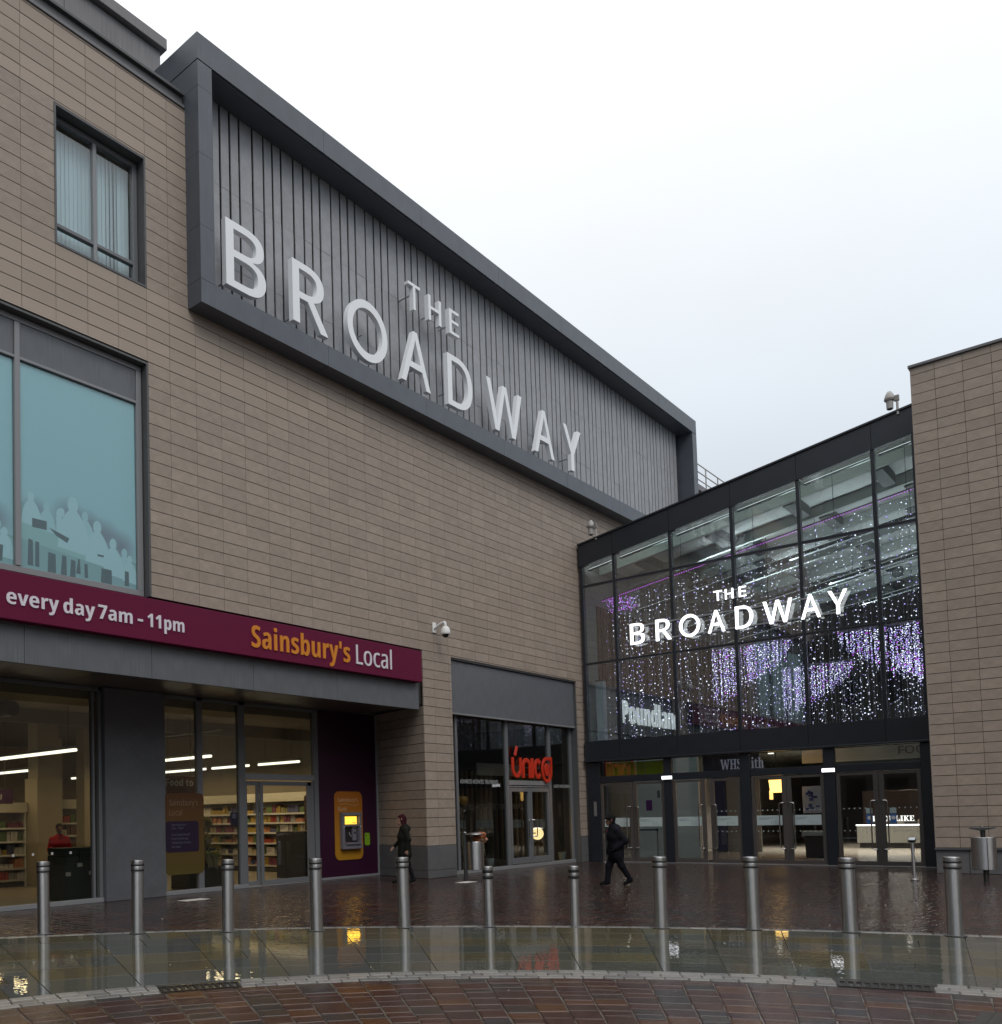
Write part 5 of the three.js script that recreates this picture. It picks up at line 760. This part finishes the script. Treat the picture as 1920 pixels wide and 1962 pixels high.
{ // buildings across the square, out of the picture, mirrored in glass and wet stone
  const block = (name, label, x0, x1, z0, z1, h, col, nx, ny, face) => {
    const t = thing(name, label, 'building', [(x0 + x1) / 2, 0, (z0 + z1) / 2]); part(t, 'wall', box(x0, x1, 0, h, z0, z1), std(col, 0.8, 0, { map: rep(blotchTex, 0.1) })); part(t, 'cornice', box(x0 - 0.3, x1 + 0.3, h, h + 0.6, z0 - 0.3, z1 + 0.3), std(col.map((c) => c * 0.9), 0.8));
    const gm = std([0.03, 0.035, 0.04], 0.15);
    for (let i = 0; i < nx; i++) for (let k = 0; k < ny; k++) { const y = 1.5 + k * (h - 2) / ny, hh = (h - 2) / ny * 0.55; if (face === 'z') { const w = (x1 - x0) / nx, x = x0 + (i + 0.25) * w; part(t, 'window', box(x, x + w * 0.5, y, y + hh, z0 - 0.02, z0 + 0.1), gm); } else { const w = (z1 - z0) / nx, z = z0 + (i + 0.25) * w; part(t, 'window', box(x0 - 0.02, x0 + 0.1, y, y + hh, z, z + w * 0.5), gm); } }
  };
  block('opposite_office', 'tall stone office block across the square, behind the viewer at left', -75, -25.6, 30, 50, 34, [0.16, 0.145, 0.125], 12, 7, 'z');
  block('opposite_tower', 'tall dark block across the square, behind the viewer', -20.8, -9, 30, 50, 36, [0.13, 0.125, 0.12], 4, 8, 'z');
  block('opposite_shops', 'low row of shops across the square, behind the viewer at right', -9, 40, 34, 50, 8, [0.2, 0.18, 0.16], 12, 2, 'z');
  block('opposite_hall', 'lower stone hall between the two tall blocks behind the viewer', -25.6, -20.8, 33, 50, 17, [0.16, 0.15, 0.13], 1, 4, 'z');
  block('side_terrace', 'stone terrace closing the right side of the square', 24.5, 40, -26, 27, 16, [0.15, 0.135, 0.115], 12, 4, 'x');
}
{ // roofs with railing far behind the slatted screen
  const f = thing('distant_roof_block', 'grey roof block with a pale railing far behind the entrance', 'building', [-16, 0, -55]);
  part(f, 'wall', box(-26, -15.0, 12, 15.7, -80, -39.2), std([0.3, 0.29, 0.3], 0.7)); part(f, 'roof_edge', rbox(-26.2, -14.7, 15.7, 15.98, -80, -39, 0.02), M.penthouse);
  for (let i = 0; i < 20; i++) part(f, 'railing_post', rod([-14.85, 15.98, -39.3 - i * 1.5], [-14.85, 17.0, -39.3 - i * 1.5], 0.03, 6), M.camGrey);
  for (const y of [17.0, 16.65, 16.3]) part(f, 'rail', rod([-14.85, y, -39.3], [-14.85, y, -67.8], 0.025, 6), M.camGrey);
}
// ---------- bollards ----------
{
  const where = [[-12.4, -7.28, 1.077], [-11.26, -8.15, 1.07], [-10.26, -9.04, 1.055], [-9.21, -9.83, 1.047], [-8.37, -10.82, 1.027], [-7.39, -11.57, 0.872], [-6.39, -12.25, 0.86], [-5.32, -12.7, 0.987], [-4.26, -13.19, 0.976], [-3.18, -13.55, 0.961], [-2.08, -13.81, 0.975]];
  const labels = ['leftmost steel bollard, in front of the left shop window', 'second steel bollard from the left, before the grey column', 'third steel bollard from the left, before the poster', 'fourth steel bollard from the left, before the sliding doors', 'fifth steel bollard from the left, in front of the walking woman', 'slimmer shorter bollard with wide black bands left of the salon doors', 'slimmer shorter bollard with wide black bands beside the walking man', 'steel bollard before the leftmost entrance doors', 'steel bollard before the second and third entrance doors', 'steel bollard before the third entrance post, second from the right', 'rightmost steel bollard, nearest the oval litter bin'];
  function bollard(r, b1, b2, bw) { // heights counted down from the top, for a bollard 1 m tall
    const g = thing('steel_bollard', 'x', 'bollard', [0, 0, 0], 'bollards along the curved paving'), n = 40, e = 0.006;
    part(g, 'post', lathe([[r, 0], [r, 1 - b2 - bw], [r - 0.004, 1 - b2 - bw]], n), M.steel);
    part(g, 'lower_collar', lathe([[r - 0.002, 1 - b2], [r + e, 1 - b2], [r + e, 1 - b1 - bw], [r - 0.002, 1 - b1 - bw]], n), M.steel);
    part(g, 'cap', lathe([[r - 0.002, 1 - b1], [r + e, 1 - b1], [r + e, 0.994], [r + e - 0.006, 1], [0, 1.001]], n), M.steel);
    for (const b of [b1, b2]) part(g, 'band', lathe([[r - 0.004, 1 - b - bw + 0.001], [r + 0.009, 1 - b - bw + 0.002], [r + 0.009, 1 - b - 0.002], [r - 0.004, 1 - b - 0.001]], n), M.rubber);
    part(g, 'foot_ring', lathe([[r, 0.0], [r + 0.03, 0.0], [r + 0.03, 0.006], [r, 0.008]], n), M.gutter);
    return g;
  }
  const tall = bollard(0.089, 0.054, 0.126, 0.026), slim = bollard(0.069, 0.058, 0.16, 0.05);
  let usedT = false, usedS = false;
  where.forEach(([x, z, h], i) => { const s = i === 5 || i === 6, src = s ? slim : tall; let o = src; if (s ? usedS : usedT) o = copyThing(src, [x, 0, z]); if (s) usedS = true; else usedT = true; o.position.set(x, 0.004, z); o.scale.set(1, h, 1); o.rotation.set(0.008 * Math.sin(i * 5.3), i * 1.7, 0.008 * Math.cos(i * 3.1)); o.userData.label = labels[i]; });
}
// ---------- litter bins, reader post, barrier posts ----------
{
  const b = thing('litter_bin', 'round steel litter bin on a side post outside the salon, overfull with orange wrappers', 'litter bin', [-13.13, 0, -19.54]), cx = -12.92, cz = -19.68;
  part(b, 'post', rod([-13.13, 0, -19.54], [-13.13, 1.18, -19.54], 0.05, 16), std([0.09, 0.09, 0.092], 0.35, 0.6)); part(b, 'post_cap', lathe([[0.05, 0], [0.05, 0.012], [0, 0.03]], 16), M.chrome, [-13.13, 1.181, -19.54]);
  part(b, 'body', lathe([[0, 0], [0.2, 0], [0.21, 0.01], [0.21, 0.69], [0.2, 0.7], [0.195, 0.69], [0.195, 0.1], [0, 0.1]], 40), M.steel, [cx, 0.24, cz]);
  part(b, 'rim', lathe([[0.205, 0], [0.215, 0.008], [0.205, 0.018]], 40), M.chrome, [cx, 0.93, cz]);
  part(b, 'lid', lathe([[0, 0], [0.24, 0], [0.25, 0.012], [0.24, 0.028], [0.12, 0.05], [0, 0.055]], 40), M.steel, [cx, 1.12, cz]);
  part(b, 'bracket', join([rbox(-13.1, cx - 0.05, 0.5, 0.56, -19.6, -19.55, 0.008), rbox(-13.13, cx, 1.125, 1.145, -19.68, -19.54, 0.006)]), M.gutter); part(b, 'liner', lathe([[0.19, 0.55], [0.19, 0.69], [0.17, 0.7], [0, 0.66]], 24), M.rubber, [cx, 0.24, cz]);
  const l = thing('crumpled_wrappers', 'crumpled orange and brown wrappers spilling from the round litter bin', 'litter', [cx + 0.1, 0.94, cz - 0.05]), R = rng(52);
  for (let i = 0; i < 9; i++) { const g = new THREE.IcosahedronGeometry(0.07 + R() * 0.035, 1), p = g.attributes.position; for (let k = 0; k < p.count; k++) { const q = 0.65 + 0.6 * Math.abs(noise(p.getX(k) * 22 + i * 7, p.getY(k) * 22 + p.getZ(k) * 17)); p.setXYZ(k, p.getX(k) * q, p.getY(k) * q, p.getZ(k) * q); } g.computeVertexNormals(); g.translate(cx - 0.02 + R() * 0.26, 0.96 + R() * 0.15, cz - 0.16 + R() * 0.14); part(l, 'wrapper', g, std([[0.3, 0.09, 0.03], [0.24, 0.14, 0.07], [0.4, 0.2, 0.13]][i % 3], 0.6)); }
  const o = thing('oval_litter_bin', 'oval steel litter bin with a winged top at the right edge', 'litter bin', [-2.95, 0, -23.3]);
  const el = (g) => { g.scale(1, 1, 0.72); return g; };
  part(o, 'body', el(lathe([[0, 0], [0.21, 0], [0.215, 0.01], [0.215, 0.66], [0.205, 0.67], [0.2, 0.66], [0.2, 0.1], [0, 0.1]], 44)), M.steel, [-2.95, 0.26, -23.3]); part(o, 'seam', box(-2.872, -2.862, 0.27, 0.92, -23.16, -23.142), M.gutter);
  part(o, 'post', rod([-2.93, 0, -23.3], [-2.93, 0.255, -23.3], 0.05, 16), std([0.1, 0.1, 0.1], 0.3, 0.7)); part(o, 'neck', rod([-2.95, 0.4, -23.3], [-2.95, 1.09, -23.3], 0.045, 16), std([0.1, 0.1, 0.1], 0.3, 0.7));
  const wing = new THREE.Shape(); wing.moveTo(-0.22, 0.02); wing.lineTo(-0.2, 0.03); wing.lineTo(-0.05, 0.025); wing.lineTo(0.05, 0.025); wing.lineTo(0.2, 0.03); wing.lineTo(0.22, 0.02); wing.lineTo(0.2, 0.012); wing.lineTo(0.05, -0.02); wing.lineTo(-0.05, -0.03); wing.lineTo(-0.22, 0.012);
  part(o, 'winged_top', extrude(wing, 0.16, 0.004).translate(-2.95, 1.1, -23.38), std([0.12, 0.12, 0.12], 0.35, 0.6)); part(o, 'ashtray', lathe([[0, 0], [0.04, 0], [0.055, 0.025], [0.04, 0.03], [0, 0.015]], 20), M.chrome, [-2.96, 1.135, -23.3]);
  const rp = thing('reader_post', 'thin steel post with a small tilted panel standing before the right doors', 'post', [-4.22, 0, -23.46]);
  part(rp, 'pole', rod([-4.22, 0.02, -23.46], [-4.23, 0.84, -23.46], 0.034, 20), M.steel); part(rp, 'foot', lathe([[0.034, 0.03], [0.08, 0.022], [0.085, 0], [0.034, 0]], 24), M.steel, [-4.22, 0.004, -23.46]);
  const hd = rbox(-0.07, 0.07, -0.03, 0.03, -0.06, 0.06, 0.01); hd.rotateX(0.5); part(rp, 'head', hd, M.blackMatt, [-4.23, 0.865, -23.46]); const fc = rbox(-0.06, 0.06, 0.03, 0.034, -0.05, 0.05, 0.001); fc.rotateX(0.5); part(rp, 'face', fc, std([0.5, 0.55, 0.6], 0.4), [-4.23, 0.865, -23.46]);
  const sp = (x, z, l) => { const t = thing('barrier_post', l, 'barrier post', [x, 0, z]); part(t, 'pole', rod([x, 0.02, z], [x, 1.0, z], 0.025, 14), M.chrome); part(t, 'head', rod([x, 0.94, z], [x, 1.02, z], 0.034, 14), M.blackMatt); part(t, 'foot', lathe([[0.03, 0.03], [0.16, 0.015], [0.17, 0], [0, 0]], 28), M.chrome, [x, 0.005, z]); return t; };
  sp(-13.25, -27.55, 'chrome barrier post outside the leftmost door, behind the walking man'); const s2 = sp(-12.66, -30.2, 'chrome barrier post with a black belt just inside the left doors'); part(s2, 'belt', box(-13.6, -12.69, 0.95, 1.0, -30.203, -30.197), M.rubber);
}
// ---------- cameras ----------
{
  const d = thing('dome_camera', 'white dome camera on a bracket above the maroon sign', 'camera', [-14.15, 6.6, -19.9]), cx = -13.78, cy = 6.42, cz = -19.9;
  part(d, 'wall_plate', rbox(-14.152, -14.12, 6.46, 6.74, -19.98, -19.82, 0.012), M.white); part(d, 'arm', bentTube([[-14.12, 6.58, cz], [-13.9, 6.68, cz], [cx, 6.7, cz], [cx, 6.5, cz]], 0.04, 0.08, 12), M.white);
  part(d, 'housing', lathe([[0.03, 0.16], [0.07, 0.15], [0.115, 0.09], [0.128, 0.0], [0.128, -0.05], [0.11, -0.055], [0, -0.05]], 28), M.white, [cx, cy, cz]); part(d, 'dome', new THREE.SphereGeometry(0.086, 20, 14), std([0.012, 0.01, 0.012], 0.1), [cx, cy - 0.055, cz]);
  const ptz = (x, y, z, l) => {
    const t = thing('roof_camera', l, 'camera', [x, y - 0.3, z], 'cameras on the glass entrance roofline');
    part(t, 'pole', rod([x + 0.17, y - 0.42, z], [x + 0.17, y + 0.02, z], 0.03, 10), M.camGrey); part(t, 'bracket', join([rbox(x + 0.1, x + 0.22, y - 0.06, y + 0.1, z - 0.04, z + 0.04, 0.015), rod([x, y + 0.06, z], [x + 0.17, y + 0.02, z], 0.025, 8)]), std([0.22, 0.21, 0.2], 0.5));
    part(t, 'hood', lathe([[0, 0.25], [0.05, 0.24], [0.09, 0.17], [0.12, 0.08], [0.12, 0.0], [0.09, -0.01], [0, -0.01]], 24), M.camGrey, [x, y, z]); part(t, 'barrel', lathe([[0.085, -0.01], [0.08, -0.21], [0.07, -0.235], [0, -0.23]], 24), M.camGrey, [x, y, z]); part(t, 'lens', lathe([[0, 0], [0.05, 0], [0.05, 0.012], [0, 0.014]], 18), M.rubber, [x, y - 0.245, z]); part(t, 'collar', lathe([[0.115, 0], [0.128, 0.01], [0.128, 0.04], [0.115, 0.05]], 24), std([0.2, 0.19, 0.18], 0.5), [x, y + 0.01, z]);
  };
  ptz(-13.6, roofY(-13.6) + 0.36, -28.1, 'grey roof camera at the left end of the glass entrance'); ptz(-5.05, roofY(-5.05) + 0.32, -28.1, 'grey roof camera at the right end of the glass entrance, against the sky');
}
{ // pale specks standing in for droplets and light glints on the wet paving
  const R = rng(640), n = 80, im = new THREE.InstancedMesh(new THREE.IcosahedronGeometry(1, 0), std([0.3, 0.28, 0.25], 0.5), n), m = new THREE.Matrix4();
  for (let i = 0; i < n; i++) { const a = R(), x = -13.6 + R() * 11.4, z = -6.5 - R() * 20.5, k = 0.005 + R() * R() * 0.014; im.setMatrixAt(i, m.makeRotationY(R() * 6).scale(V3(k * 1.6, k * 0.5, k)).setPosition(x, 0.004, z)); }
  im.name = 'paving_glint_specks'; tag(im, 'scattered pale specks standing in for droplets and light glints on the wet paving', 'litter', null, 'stuff'); scene.add(im);
}
// ---------- people ----------
// bones with a radius at each end, joined by a smooth minimum and meshed on a grid (surface nets)
function skin(bones, lo, hi, cell, k = 0.03) {
  const n = [0, 1, 2].map((i) => Math.ceil((hi[i] - lo[i]) / cell) + 1), [nx, ny, nz] = n, F = new Float32Array(nx * ny * nz);
  const B = bones.map((b) => { const d = [b[1][0] - b[0][0], b[1][1] - b[0][1], b[1][2] - b[0][2]]; return { a: b[0], d, l: d[0] * d[0] + d[1] * d[1] + d[2] * d[2] || 1e-9, r0: b[2], r1: b[3], c: b[4], z: b[5] || 1 }; });
  const dist = (b, x, y, z) => { const px = x - b.a[0], py = y - b.a[1], pz = (z - b.a[2]); let t = (px * b.d[0] + py * b.d[1] + pz * b.d[2]) / b.l; t = t < 0 ? 0 : t > 1 ? 1 : t; const qx = px - b.d[0] * t, qy = py - b.d[1] * t, qz = (pz - b.d[2] * t) / b.z; return Math.sqrt(qx * qx + qy * qy + qz * qz) - (b.r0 + (b.r1 - b.r0) * t); };
  const field = (x, y, z) => { let s = 1e3; for (const b of B) { const d = dist(b, x, y, z); if (d > s + k) continue; if (d < s - k) { s = d; continue; } const h = 0.5 + 0.5 * (s - d) / k; s = s * (1 - h) + d * h - k * h * (1 - h); } return s; };
  for (let i = 0; i < nx; i++) for (let j = 0; j < ny; j++) for (let l = 0; l < nz; l++) F[(i * ny + j) * nz + l] = field(lo[0] + i * cell, lo[1] + j * cell, lo[2] + l * cell);
  const id = new Int32Array(nx * ny * nz).fill(-1), P = [], I = [], at = (i, j, l) => (i * ny + j) * nz + l;
  for (let i = 0; i < nx - 1; i++) for (let j = 0; j < ny - 1; j++) for (let l = 0; l < nz - 1; l++) {
    let c = 0, sx = 0, sy = 0, sz = 0, m = 0; const v = [];
    for (let q = 0; q < 8; q++) { const f = F[at(i + (q & 1), j + (q >> 1 & 1), l + (q >> 2))]; v.push(f); if (f < 0) m++; } if (m === 0 || m === 8) continue;
    for (let q = 0; q < 8; q++) for (const e of [1, 2, 4]) { if (q & e) continue; const w = q | e; if ((v[q] < 0) === (v[w] < 0)) continue; const t = v[q] / (v[q] - v[w]); sx += (q & 1) + (e === 1 ? t : 0); sy += (q >> 1 & 1) + (e === 2 ? t : 0); sz += (q >> 2) + (e === 4 ? t : 0); c++; }
    id[at(i, j, l)] = P.length / 3; P.push(lo[0] + (i + sx / c) * cell, lo[1] + (j + sy / c) * cell, lo[2] + (l + sz / c) * cell);
  }
  const q4 = (a, b, c, d, flip) => { if (a < 0 || b < 0 || c < 0 || d < 0) return; flip ? I.push(a, c, b, a, d, c) : I.push(a, b, c, a, c, d); };
  for (let i = 1; i < nx - 1; i++) for (let j = 1; j < ny - 1; j++) for (let l = 1; l < nz - 1; l++) {
    const f = F[at(i, j, l)] < 0;
    if (f !== F[at(i + 1, j, l)] < 0) q4(id[at(i, j - 1, l - 1)], id[at(i, j, l - 1)], id[at(i, j, l)], id[at(i, j - 1, l)], !f);
    if (f !== F[at(i, j + 1, l)] < 0) q4(id[at(i - 1, j, l - 1)], id[at(i - 1, j, l)], id[at(i, j, l)], id[at(i, j, l - 1)], !f);
    if (f !== F[at(i, j, l + 1)] < 0) q4(id[at(i - 1, j - 1, l)], id[at(i, j - 1, l)], id[at(i, j, l)], id[at(i - 1, j, l)], !f);
  }
  const C = []; for (let q = 0; q < P.length; q += 3) { let best = 9, col = [1, 1, 1]; for (const b of B) { const d = dist(b, P[q], P[q + 1], P[q + 2]); if (d < best) { best = d; col = b.c; } } C.push(...col); }
  const N = []; const e = cell * 0.5; for (let q = 0; q < P.length; q += 3) { const [x, y, z] = [P[q], P[q + 1], P[q + 2]], g = V3(field(x + e, y, z) - field(x - e, y, z), field(x, y + e, z) - field(x, y - e, z), field(x, y, z + e) - field(x, y, z - e)).normalize(); N.push(g.x, g.y, g.z); }
  const g = new THREE.BufferGeometry(); g.setAttribute('position', new THREE.Float32BufferAttribute(P, 3)); g.setAttribute('normal', new THREE.Float32BufferAttribute(N, 3)); g.setAttribute('color', new THREE.Float32BufferAttribute(C, 3)); g.setIndex(I); return g;
}
const cloth = new THREE.MeshPhysicalMaterial({ vertexColors: true, roughness: 0.9, specularIntensity: 0.25 });
// five fingers round a palm: wrist w, direction d (down the hand), across a, towards the thumb t
function hand(w, d, a, sk, curl = 0.3) {
  const W = V3(...w), D = V3(...d).normalize(), A = V3(...a).normalize(), N = D.clone().cross(A).normalize(), o = (x, y, z) => W.clone().addScaledVector(D, x).addScaledVector(A, y).addScaledVector(N, z).toArray(), b = [];
  b.push([o(0, 0, 0), o(0.03, 0, 0), 0.024, 0.026, sk]); for (const y of [-0.024, 0, 0.024]) b.push([o(0.02, y * 0.7, 0), o(0.078, y, 0), 0.013, 0.011, sk]);
  [[-0.03, 0.062], [-0.01, 0.074], [0.011, 0.07], [0.03, 0.055]].forEach(([y, l]) => { const p = o(0.078, y, 0), q = o(0.078 + l * 0.5, y * 1.1, l * curl * 0.4), r = o(0.078 + l * 0.92, y * 1.1, l * curl); b.push([p, q, 0.0092, 0.0086, sk], [q, r, 0.0086, 0.0072, sk]); });
  const p = o(0.025, 0.024, 0.004), q = o(0.055, 0.05, 0.012), r = o(0.088, 0.056, 0.018); b.push([p, q, 0.0125, 0.011, sk], [q, r, 0.0105, 0.0085, sk]); return b;
}
function box3(bones, pad) { const lo = [9, 9, 9], hi = [-9, -9, -9]; for (const b of bones) for (let i = 0; i < 3; i++) for (const e of [0, 1]) { const r = b[2 + e] * (i === 2 ? (b[5] || 1) : 1) + pad; lo[i] = Math.min(lo[i], b[e][i] - r); hi[i] = Math.max(hi[i], b[e][i] + r); } return [lo, hi]; }
function figure(label, pos, turn, body, head, hands, scale = 1) {
  const t = thing('person', label, 'person', pos), gs = [skin(body, ...box3(body, 0.05), 0.013, 0.045), skin(head, ...box3(head, 0.03), 0.0062, 0.012), ...hands.map((h) => skin(h, ...box3(h, 0.02), 0.0036, 0.006))];
  const g = mergeGeometries(gs); g.scale(scale, scale, scale); g.rotateY(turn); part(t, 'body', g, cloth, pos); return t;
}
const SK = [0.34, 0.2, 0.15];
// a head looking along +x, centre c
function face(c, hair, hairBones, sk = SK) {
  const [x, y, z] = c, o = (a, b, d) => [x + a, y + b, z + d], dark = [0.02, 0.014, 0.012];
  return [[o(0, 0.02, 0), o(-0.01, 0.03, 0), 0.082, 0.084, sk, 0.86], [o(0.03, -0.035, 0), o(0.045, -0.07, 0), 0.058, 0.04, sk, 0.85], [o(-0.02, -0.06, 0), o(-0.03, -0.14, 0), 0.05, 0.052, sk], [o(0.08, 0.0, 0), o(0.1, -0.025, 0), 0.009, 0.014, sk, 0.8], [o(0.088, -0.052, -0.018), o(0.088, -0.052, 0.018), 0.006, 0.006, [0.22, 0.08, 0.07]], [o(0.077, 0.008, 0.03), o(0.078, 0.008, 0.031), 0.009, 0.009, dark], [o(0.077, 0.008, -0.03), o(0.078, 0.008, -0.031), 0.009, 0.009, dark],
    [o(-0.005, -0.01, 0.075), o(-0.008, 0.02, 0.08), 0.014, 0.017, sk], [o(-0.005, -0.01, -0.075), o(-0.008, 0.02, -0.08), 0.014, 0.017, sk], ...hairBones(o, hair)];
}
const LEFTWARD = Math.atan2(-0.684, -0.73);   // turns +x towards the left of the picture
{ // woman in a dark parka with deep red hair, walking left past the pier
  const J = [0.011, 0.012, 0.01], T = [0.008, 0.008, 0.01], S = [0.01, 0.01, 0.01];
  const body = [[[-0.02, 0.86, 0], [0.0, 1.1, 0], 0.135, 0.145, J, 1.25], [[0.0, 1.1, 0], [-0.02, 1.27, 0], 0.145, 0.12, J, 1.3], [[-0.02, 0.86, 0], [-0.02, 0.7, 0], 0.15, 0.17, J, 1.15], [[-0.02, 1.3, 0], [0.0, 1.4, 0], 0.07, 0.055, J], [[-0.07, 1.34, 0], [-0.12, 1.3, 0], 0.06, 0.06, J, 1.3],
    [[-0.02, 1.27, 0.15], [0.03, 1.04, 0.2], 0.068, 0.058, J], [[0.03, 1.04, 0.2], [0.2, 0.88, 0.18], 0.056, 0.044, J], [[-0.02, 1.27, -0.15], [-0.1, 1.04, -0.2], 0.068, 0.058, J], [[-0.1, 1.04, -0.2], [-0.05, 0.82, -0.2], 0.056, 0.046, J],
    [[0, 0.78, 0.075], [0.1, 0.45, 0.075], 0.095, 0.066, T], [[0.1, 0.45, 0.075], [0.14, 0.1, 0.07], 0.062, 0.045, T], [[0.13, 0.06, 0.07], [0.27, 0.035, 0.08], 0.042, 0.032, S], [[0, 0.78, -0.075], [-0.08, 0.46, -0.075], 0.095, 0.066, T], [[-0.08, 0.46, -0.075], [-0.2, 0.11, -0.07], 0.06, 0.045, T], [[-0.21, 0.07, -0.07], [-0.09, 0.035, -0.07], 0.042, 0.032, S]];
  const H = [0.035, 0.008, 0.012], head = face([0.05, 1.5, 0], H, (o, h) => [[o(-0.02, 0.045, 0), o(-0.035, 0.05, 0), 0.088, 0.092, h, 0.98], [o(-0.06, 0.02, 0), o(-0.08, -0.14, 0), 0.075, 0.05, h, 1.1], [o(-0.01, 0.0, 0.07), o(-0.045, -0.12, 0.06), 0.03, 0.03, h], [o(-0.01, 0.0, -0.07), o(-0.045, -0.12, -0.06), 0.03, 0.03, h], [o(0.05, 0.085, 0), o(-0.04, 0.1, 0), 0.028, 0.05, h, 1.5]]);
  figure('woman with dark red hair in a black parka walking past the tiled pier', [-13.78, 0.002, -17.87], Math.PI - Math.atan2(0.684, -0.73) + Math.PI, body, head, [hand([0.205, 0.875, 0.18], [0.75, -0.65, 0], [0.3, 0.35, 0.85], SK), hand([-0.05, 0.815, -0.2], [0.1, -1, 0], [0.8, 0.1, 0.2], SK)], 1.02);
}
{ // man in navy, hands in pockets, dark cap, striding left
  const J = [0.0085, 0.0085, 0.0125], T = [0.0075, 0.008, 0.012], S = [0.006, 0.006, 0.007];
  const body = [[[-0.02, 0.86, 0], [0.0, 1.08, 0], 0.155, 0.16, J, 1.25], [[0.0, 1.08, 0], [0.0, 1.22, 0], 0.16, 0.125, J, 1.4], [[-0.02, 0.86, 0], [-0.02, 0.66, 0], 0.16, 0.165, J, 1.15], [[0.02, 1.25, 0], [0.06, 1.34, 0], 0.08, 0.065, J], [[-0.04, 1.27, 0], [-0.06, 1.22, 0], 0.08, 0.07, J, 1.4],
    [[0, 1.2, 0.17], [-0.16, 0.98, 0.24], 0.075, 0.066, J], [[-0.16, 0.98, 0.24], [0.06, 0.82, 0.19], 0.062, 0.055, J], [[0, 1.2, -0.17], [-0.16, 0.98, -0.24], 0.075, 0.066, J], [[-0.16, 0.98, -0.24], [0.06, 0.82, -0.19], 0.062, 0.055, J],
    [[0, 0.7, 0.085], [0.12, 0.42, 0.085], 0.1, 0.075, T], [[0.12, 0.42, 0.085], [0.17, 0.1, 0.08], 0.07, 0.058, T], [[0.15, 0.06, 0.08], [0.31, 0.035, 0.09], 0.047, 0.036, S], [[0, 0.7, -0.085], [-0.1, 0.43, -0.085], 0.1, 0.075, T], [[-0.1, 0.43, -0.085], [-0.27, 0.15, -0.08], 0.068, 0.056, T], [[-0.29, 0.1, -0.08], [-0.15, 0.035, -0.08], 0.046, 0.036, S], [[0.155, 1.19, 0.05], [0.156, 1.2, 0.06], 0.012, 0.012, [0.1, 0.01, 0.012]]];
  const H = [0.007, 0.006, 0.007], sk = [0.14, 0.075, 0.055], head = face([0.09, 1.42, 0], H, (o, h) => [[o(-0.015, 0.045, 0), o(-0.03, 0.05, 0), 0.092, 0.094, h, 0.95], [o(-0.05, -0.02, 0), o(-0.06, -0.09, 0), 0.06, 0.06, h, 1.1], [o(0.05, 0.07, 0), o(0.115, 0.05, 0), 0.03, 0.015, h, 2.2]], sk);
  figure('man in dark navy jacket and cap striding past the glass entrance', [-9.11, 0.002, -19.43], Math.PI - Math.atan2(0.684, -0.73) + Math.PI, body, head, [hand([0.06, 0.82, 0.19], [0.6, -0.7, -0.2], [0.2, 0.2, 0.8], J, 0.8), hand([0.06, 0.82, -0.19], [0.6, -0.7, 0.2], [0.2, 0.2, -0.8], J, 0.8)], 1.0);
}
{ // shop worker in red behind the green crates
  const J = [0.5, 0.012, 0.02], T = [0.02, 0.02, 0.025], S = [0.01, 0.01, 0.01];
  const body = [[[0, 0.95, 0], [0.02, 1.2, 0], 0.14, 0.15, J, 1.3], [[0.02, 1.2, 0], [0.02, 1.34, 0], 0.15, 0.11, J, 1.4], [[0.02, 1.36, 0], [0.03, 1.45, 0], 0.055, 0.05, SK], [[0.02, 1.32, 0.18], [0.06, 1.08, 0.24], 0.066, 0.056, J], [[0.06, 1.08, 0.24], [0.3, 1.02, 0.2], 0.048, 0.036, SK], [[0.02, 1.32, -0.18], [0.06, 1.08, -0.24], 0.066, 0.056, J], [[0.06, 1.08, -0.24], [0.3, 1.02, -0.2], 0.048, 0.036, SK], [[0, 0.93, 0.09], [0, 0.5, 0.1], 0.11, 0.075, T], [[0, 0.5, 0.1], [-0.01, 0.1, 0.1], 0.07, 0.05, T], [[0, 0.06, 0.1], [0.14, 0.035, 0.1], 0.045, 0.035, S], [[0, 0.93, -0.09], [0, 0.5, -0.1], 0.11, 0.075, T], [[0, 0.5, -0.1], [-0.01, 0.1, -0.1], 0.07, 0.05, T], [[0, 0.06, -0.1], [0.14, 0.035, -0.1], 0.045, 0.035, S]];
  const head = face([0.05, 1.56, 0], [0.03, 0.02, 0.015], (o, h) => [[o(-0.02, 0.045, 0), o(-0.035, 0.05, 0), 0.088, 0.09, h, 0.95], [o(-0.06, 0.0, 0), o(-0.065, -0.04, 0), 0.06, 0.05, h, 1.1]]);
  figure('shop worker in a bright red top bending over crates inside the left shop window', [-18.55, 0.012, -11.3], -0.3, body, head, [hand([0.3, 1.02, 0.2], [1, -0.2, 0], [0, 0.2, -1], SK), hand([0.3, 1.02, -0.2], [1, -0.2, 0], [0, 0.2, 1], SK)], 0.96);
}
renderer.render(scene, camera);
